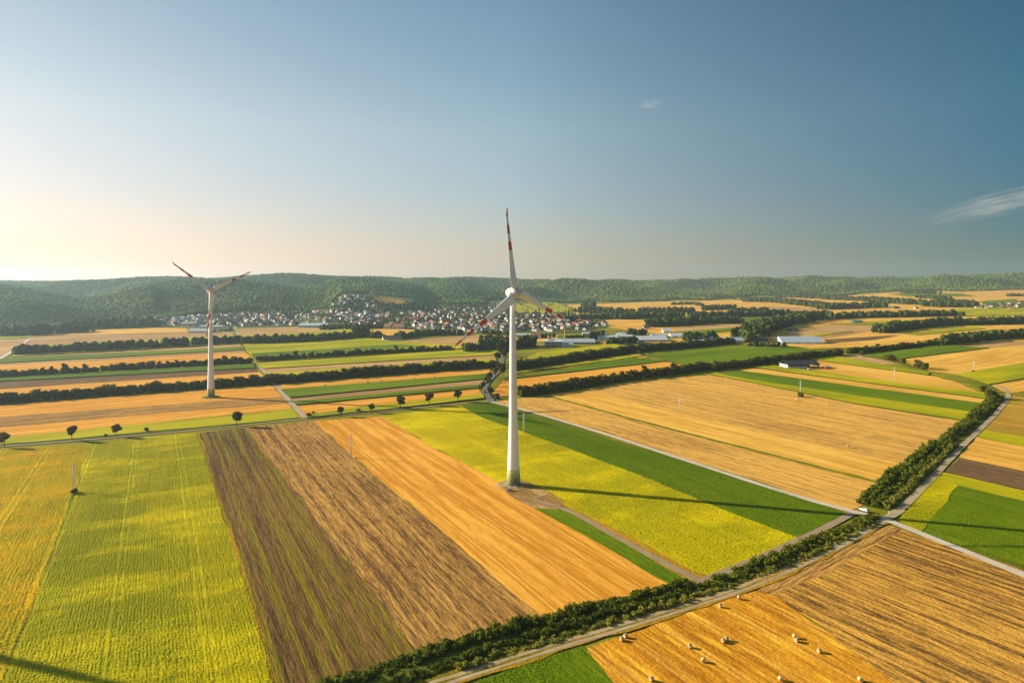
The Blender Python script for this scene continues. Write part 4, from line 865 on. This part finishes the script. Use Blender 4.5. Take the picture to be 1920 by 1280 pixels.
hall(716,748,638,5.5,20,'white farm hall with dark roof alone in the green fields', M_w['white'], M_r['brown'], .22, yaw=.35, doors=2)
hall(828,864,627,5,24,'low white hall below the church', M_wm, M_wr, .08, win=5)
hall(755,784,602,5,22,'long red-roofed building behind the white blocks', M_w['cream'], M_r['red'], .3, win=6)
hall(966,996,632,5,22,'low white pavilion just right of the large tower', M_w['white'], M_wr, .08, win=5)
hall(998,1014,635,5,16,'pale house-like hall with orange roof near the glass hall', M_w['white'], M_r['orange'], .35, doors=1)
hall(1040,1118,645,5,52,'wide low grey-roofed market hall behind the glass front', M_w['grey'], M_gm, .06, win=8, skyl=4)
hall(1053,1075,651,6,24,'plain pale annex joined right of the glass hall', M_lb, M_gm, .04, doors=1)
hall(1094,1136,629,4.5,34,'grey flat-roofed workshop behind the market hall', M_w['grey'], M_gm, .05, win=6)
hall(1122,1160,637,6.5,34,'white works hall, left one of the joined pair', M_wm, M_wr, .08, doors=3)
hall(1160,1194,635,6.5,40,'white works hall, right one of the joined pair', M_wm, M_wr, .08, doors=2)
hall(1197,1254,641,7,46,'wide white and blue works hall behind the windbreak', M_blue, M_wr, .1, doors=2)
hall(1096,1119,602,3,20,'long low white building in the far stubble', M_w['white'], M_r['red'], .15, win=4)
hall(1260,1288,633,5,30,'white workshop with pale roof right of the blue hall', M_wm, M_wr, .12)
hall(1290,1318,636,4.5,28,'low pale workshop beside the round trees', M_wm, M_gm, .12)
hall(1245,1260,624,5,22,'small white farm shed alone behind the works', M_w['white'], M_wr, .2)
hall(1320,1339,640,6.5,24,'white gabled shed among the trees', M_wm, M_lb, .2)
hall(1163,1182,630,5,24,'pale workshop between the white works halls', M_wm, M_gm, .1, doors=1)
hall(1343,1366,639,5,24,'white shed with flat roof left of the brown shed', M_wm, M_wr, .06, doors=2)
hall(1225,1252,633,4.5,30,'grey workshop behind the wide blue hall', M_gm, M_gm, .08)
hall(1302,1330,643,4.5,18,'low white garage row behind the windbreak', M_w['white'], M_wr, .08, doors=4)
hall(1369,1397,643,7.5,26,'brown-walled shed with pale roof at the works end', M_w['ochre'], M_gm, .15)
hall(1420,1447,643,8,30,'barn with dark grey gable roof beside the long hall', M_w['grey'], M_r['dark grey'], .35, yaw=-.3, doors=1)
hall(1468,1546,645,9,34,'very long hall with pale blue roof beside the brown field', M_wm, M_lb, .2, win=0, doors=4, skyl=7)
hall(1208,1219,617,4.5,16,'small grey farmhouse at the start of a tree row', M_w['white'], M_r['dark grey'], .3, doors=1)
hall(1481,1496,621,3,16,'low teal shed left in the far tan field', M_teal, M_teal, .15, doors=1)
hall(1603,1620,606,3,22,'teal shed farther off in the lime strip', M_teal, M_teal, .15, doors=1)
hall(1678,1689,579,2.4,26,'dark shed in the far pale fields', M_teal, M_darkroof, .2, doors=1)
hall(1718,1724,579,1.8,20,'small brown shed right of the dark far shed', M_w['ochre'], M_r['brown'], .2, doors=1)
hall(1812,1822,576,3,40,'white hall at the near side of the far village', M_w['white'], M_wr, .1)
hall(1832,1844,577,2.6,40,'low white hall next to the far village houses', M_w['white'], M_wr, .1)
# glass-fronted hall
a, b = P(1022, 651), P(1053, 651); w = (b-a).length; c = (a+b)/2; t = thing('glass_hall', 'glass-fronted showroom hall with white frame and flat roof', 'hall', c+Vector((0, 14, 0)), 0)
MB().box(-w/2,w/2,-13,13,0,7.5).build('glass_wall', M_glass, t); MB().box(-w/2-1.2,w/2+1.2,-15,14,7.5,8.4).build('roof', M_wm, t)
for i in range(9): cx = -w/2+w*i/8; MB().box(cx-.25,cx+.25,-13.4,-13.0,0,7.5).build('mullion', M_wm, t)
MB().box(-w/2,w/2,-13.3,-13.0,3.6,4.0).build('transom', M_wm, t); MB().box(-w*.3,w*.1,-2,6,8.4,10.2).build('roof_plant', M_gm, t)
# barn with dark roof in the strips
a, b = P(1478, 692), P(1532, 690); w = (b-a).length; c = (a+b)/2; t = thing('barn', 'open barn with dark metal roof and white wall in the stubble strips', 'barn', c+Vector((0, 9, 0)), math.atan2(b.y-a.y, b.x-a.x)-.12); x, y = w/2, 9
MB().box(-x,x*.25,-y,-y+.3,0,2.4).build('front_wall', M_w['white'], t); MB().box(-x,x,y-.3,y,0,4.6).build('rear_wall', M_w['grey'], t); MB().box(-x,-x+.3,-y+.3,y-.3,0,4.2).build('end_wall', M_w['grey'], t)
m = MB()
for s in (-1, 1):
    q = [(-x-1, s*(y+1.4), 4.2), (x+1, s*(y+1.4), 4.2), (x+1, 0, 7.6), (-x-1, 0, 7.6)]; m.add(q+[(v[0], v[1], v[2]+.25) for v in q], [(0,1,2,3)[::s], (4,5,6,7)[::-s], (0,4,5,1), (1,5,6,2), (3,7,4,0)])
m.build('roof', M_darkroof, t)
for i in range(6): cx = -x+w*i/5; MB().box(cx-.15,cx+.15,-y-.3,-y-.02,0,4.4).build('post', M_bark, t)
MB().add([(x,-y,4.3),(x,y,4.3),(x,0,7.4)], [(0,1,2)]).add([(x+.2,-y,4.3),(x+.2,y,4.3),(x+.2,0,7.4)], [(0,1,2)]).box(x,x+.2,-y,y,2.2,4.3).build('gable_panel', M_darkroof, t)
def trailer(loc, a, mat, label):
    t = thing('farm_trailer', label, 'trailer', loc, a); MB().box(-2.4,2.4,-1.1,1.1,.8,2.1).build('box_body', mat, t); MB().tube([(2.4,0,.8),(3.8,0,.6)], .08, 6).build('drawbar', M_dark, t)
    for xx in (-1.4, 1.4):
        for s in (-1, 1): MB().tube([(0,-.15,0),(0,.15,0)], .45, 14).build('wheel', M_tyre, t, (xx, s*1.0, .45))
trailer(P(1541, 691)+Vector((0,0,.2)), .4, M_w['ochre'], 'rusty brown farm trailer right of the dark-roofed barn'); trailer(P(1549, 692)+Vector((0,0,.2)), 1.2, M_red, 'red farm trailer beside the brown one'); trailer(P(1519, 694)+Vector((0,0,.2)), .1, M_gm, 'grey farm trailer in front of the barn posts'); trailer(P(1554, 690)+Vector((0,0,.2)), 2., M_wm, 'white tank trailer at the end of the farmyard')
# church
c = P(836, 610); t = thing('church', 'church with orange roof and slim green-topped tower in the town', 'church', c, .5)
MB().box(-11,11,-6,6,-2,8).add([(-11,-6,8),(-11,6,8),(-11,0,14)], [(0,1,2)]).add([(11,-6,8),(11,6,8),(11,0,14)], [(0,2,1)]).build('nave', M_w['cream'], t)
m = MB()
for s in (-1, 1):
    q = [(-11.4, s*6.6, 7.6), (11.4, s*6.6, 7.6), (11.4, 0, 14.2), (-11.4, 0, 14.2)]; m.add(q+[(v[0], v[1], v[2]+.3) for v in q], [(0,1,2,3)[::s], (4,5,6,7)[::-s], (0,4,5,1), (1,5,6,2), (3,7,4,0)])
m.build('roof', M_r['orange'], t)
tw = MB().box(11.2,16.2,-2.5,2.5,-2,19).build('tower', M_w['cream'], t); v_, f_ = lathe([(3.3,19),(2.6,20.5),(1.9,22.),(1.7,23.),(.9,25.5),(.15,29.5)], 12); MB().add([(q[0]+13.7, q[1], q[2]) for q in v_], f_).build('spire', paint('copper_green', (.17,.25,.20), .6), t)
for s in (-1, 1): MB().box(13.1,14.3,min(s*2.45,s*2.56),max(s*2.45,s*2.56),14,17).build('belfry_window', M_dark, tw)
# construction crane beside the market hall
c = P(1059, 640); t = thing('tower_crane', 'thin yellow construction crane above the market hall', 'crane', c, .3); M_y = paint('crane_yellow', (.55,.30,.05), .5)
MB().box(-.6,.6,-.6,.6,0,20).build('mast', M_y, t); MB().box(-4,13,-.4,.4,20,20.9).build('jib', M_y, t); MB().box(-4,-2,-.6,.6,18.6,20).build('counterweight', M_cc, t)
# ------------------------------------------------------------------ clouds (thin volumes beyond the haze)
def cloud(px, py, dist, sx, sy, sz, dens, tilt, label):
    u, v = ray(px, py); me = bpy.data.meshes.new('cloud'); bm = bmesh.new(); bmesh.ops.create_icosphere(bm, subdivisions=3, radius=1); bm.to_mesh(me); bm.free()
    n = N('cloud_'+str(px)); tc = n.n('ShaderNodeTexCoord').outputs['Object']; nz = n.noise(n.pos(0, (1.6, 2.5, 3.2), tc), 1.4, 5, .62, .47, .75)
    ln = n.n('ShaderNodeVectorMath', operation='LENGTH'); n.l(tc, ln.inputs[0]); fall = n.rng(ln.outputs['Value'], .25, .98, 1, 0)
    pv = n.n('ShaderNodeVolumePrincipled'); pv.inputs['Color'].default_value = (.95,.93,.9,1); pv.inputs['Anisotropy'].default_value = .3
    n.l(n.math('MULTIPLY', n.math('MULTIPLY', nz, fall), dens), pv.inputs['Density']); n.l(pv.outputs[0], n.out.inputs['Volume'])
    o = link('cloud', me, n.m, loc=(u*dist, dist, H-v*dist)); o.scale = (sx, sy, sz); o.rotation_euler = (0, tilt, 0); tag(o, label, 'cloud', kind='structure')
cloud(1900, 376, 16000, 2300, 1200, 330, .0019, R(-13), 'wispy cloud')
cloud(1219, 196, 16000, 330, 500, 70, .0035, 0, 'small wispy cloud')
# ------------------------------------------------------------------ haze
HZ = N('haze'); pv = HZ.n('ShaderNodeVolumePrincipled'); pv.inputs['Color'].default_value = (.58,.78,.90,1); pv.inputs['Density'].default_value = 7e-5; pv.inputs['Anisotropy'].default_value = .5
HZ.l(pv.outputs[0], HZ.out.inputs['Volume'])
tag(MB().box(-15000,15000,-600,11500,-4,330).build('haze', HZ.m), kind='stuff')
# ------------------------------------------------------------------ light
EL, AZ = R(19.6), math.atan2(.309, -.951)
sd = Vector((math.cos(EL)*math.cos(AZ), math.cos(EL)*math.sin(AZ), math.sin(EL)))
sl = bpy.data.lights.new('sun', 'SUN'); sl.energy = 5.0; sl.angle = R(.53); sl.color = (1, .90, .74); so = bpy.data.objects.new('sun', sl); COL.objects.link(so); so.rotation_euler = sd.to_track_quat('Z', 'Y').to_euler(); so.location = (-300, 100, 400)
w = bpy.data.worlds.new('World'); SC.world = w; w.use_nodes = True; nt = w.node_tree; bg = nt.nodes['Background']; sky = nt.nodes.new('ShaderNodeTexSky'); sky.sky_type = 'NISHITA'; sky.sun_disc = False
sky.sun_elevation = EL; sky.sun_rotation = math.atan2(sd.x, sd.y); sky.air_density = 1.3; sky.dust_density = .12; sky.ozone_density = 1.6; sky.altitude = 200
tcw = nt.nodes.new('ShaderNodeTexCoord'); sep = nt.nodes.new('ShaderNodeSeparateXYZ'); nt.links.new(tcw.outputs['Generated'], sep.inputs[0])
mr = nt.nodes.new('ShaderNodeMapRange'); nt.links.new(sep.outputs[0], mr.inputs[0]); mr.inputs[1].default_value = -1; mr.inputs[2].default_value = 1       # the sky deepens away from the sun
cr = nt.nodes.new('ShaderNodeValToRGB'); nt.links.new(mr.outputs[0], cr.inputs[0]); e = cr.color_ramp.elements; e[0].position = .2; e[0].color = (1.24, 1.10, .97, 1); e[1].position = .5; e[1].color = (.93, 1.07, 1.06, 1); x = e.new(.80); x.color = (.15, .40, .53, 1)
mm = nt.nodes.new('ShaderNodeMix'); mm.data_type = 'RGBA'; mm.blend_type = 'MULTIPLY'; mm.inputs[0].default_value = 1; nt.links.new(sky.outputs[0], mm.inputs[6]); nt.links.new(cr.outputs[0], mm.inputs[7])
cz = nt.nodes.new('ShaderNodeValToRGB'); nt.links.new(sep.outputs[2], cz.inputs[0]); e = cz.color_ramp.elements; e[0].position = 0; e[0].color = (.92, .67, .86, 1); e[1].position = .42; e[1].color = (1.0, 1.0, .98, 1); x = e.new(.13); x.color = (1.10, .89, .98, 1); x = e.new(.22); x.color = (1.27, 1.06, 1.03, 1)
m3 = nt.nodes.new('ShaderNodeMix'); m3.data_type = 'RGBA'; m3.blend_type = 'MULTIPLY'; m3.inputs[0].default_value = 1; nt.links.new(mm.outputs[2], m3.inputs[6]); nt.links.new(cz.outputs[0], m3.inputs[7])
nt.links.new(m3.outputs[2], bg.inputs[0]); bg.inputs[1].default_value = .06
SC.view_settings.view_transform = 'Standard'; SC.view_settings.look = 'None'; SC.view_settings.exposure = 0.9; SC.view_settings.gamma = 1
SC.cycles.max_bounces = 6; SC.cycles.volume_bounces = 1; SC.cycles.transparent_max_bounces = 6; SC.cycles.diffuse_bounces = 3; SC.cycles.use_denoising = True
SC.cycles.volume_max_steps = 64
print('individual trees', n_tree[0], 'houses', len(houses), 'far trees', len(farT), 'layers', layer[0])
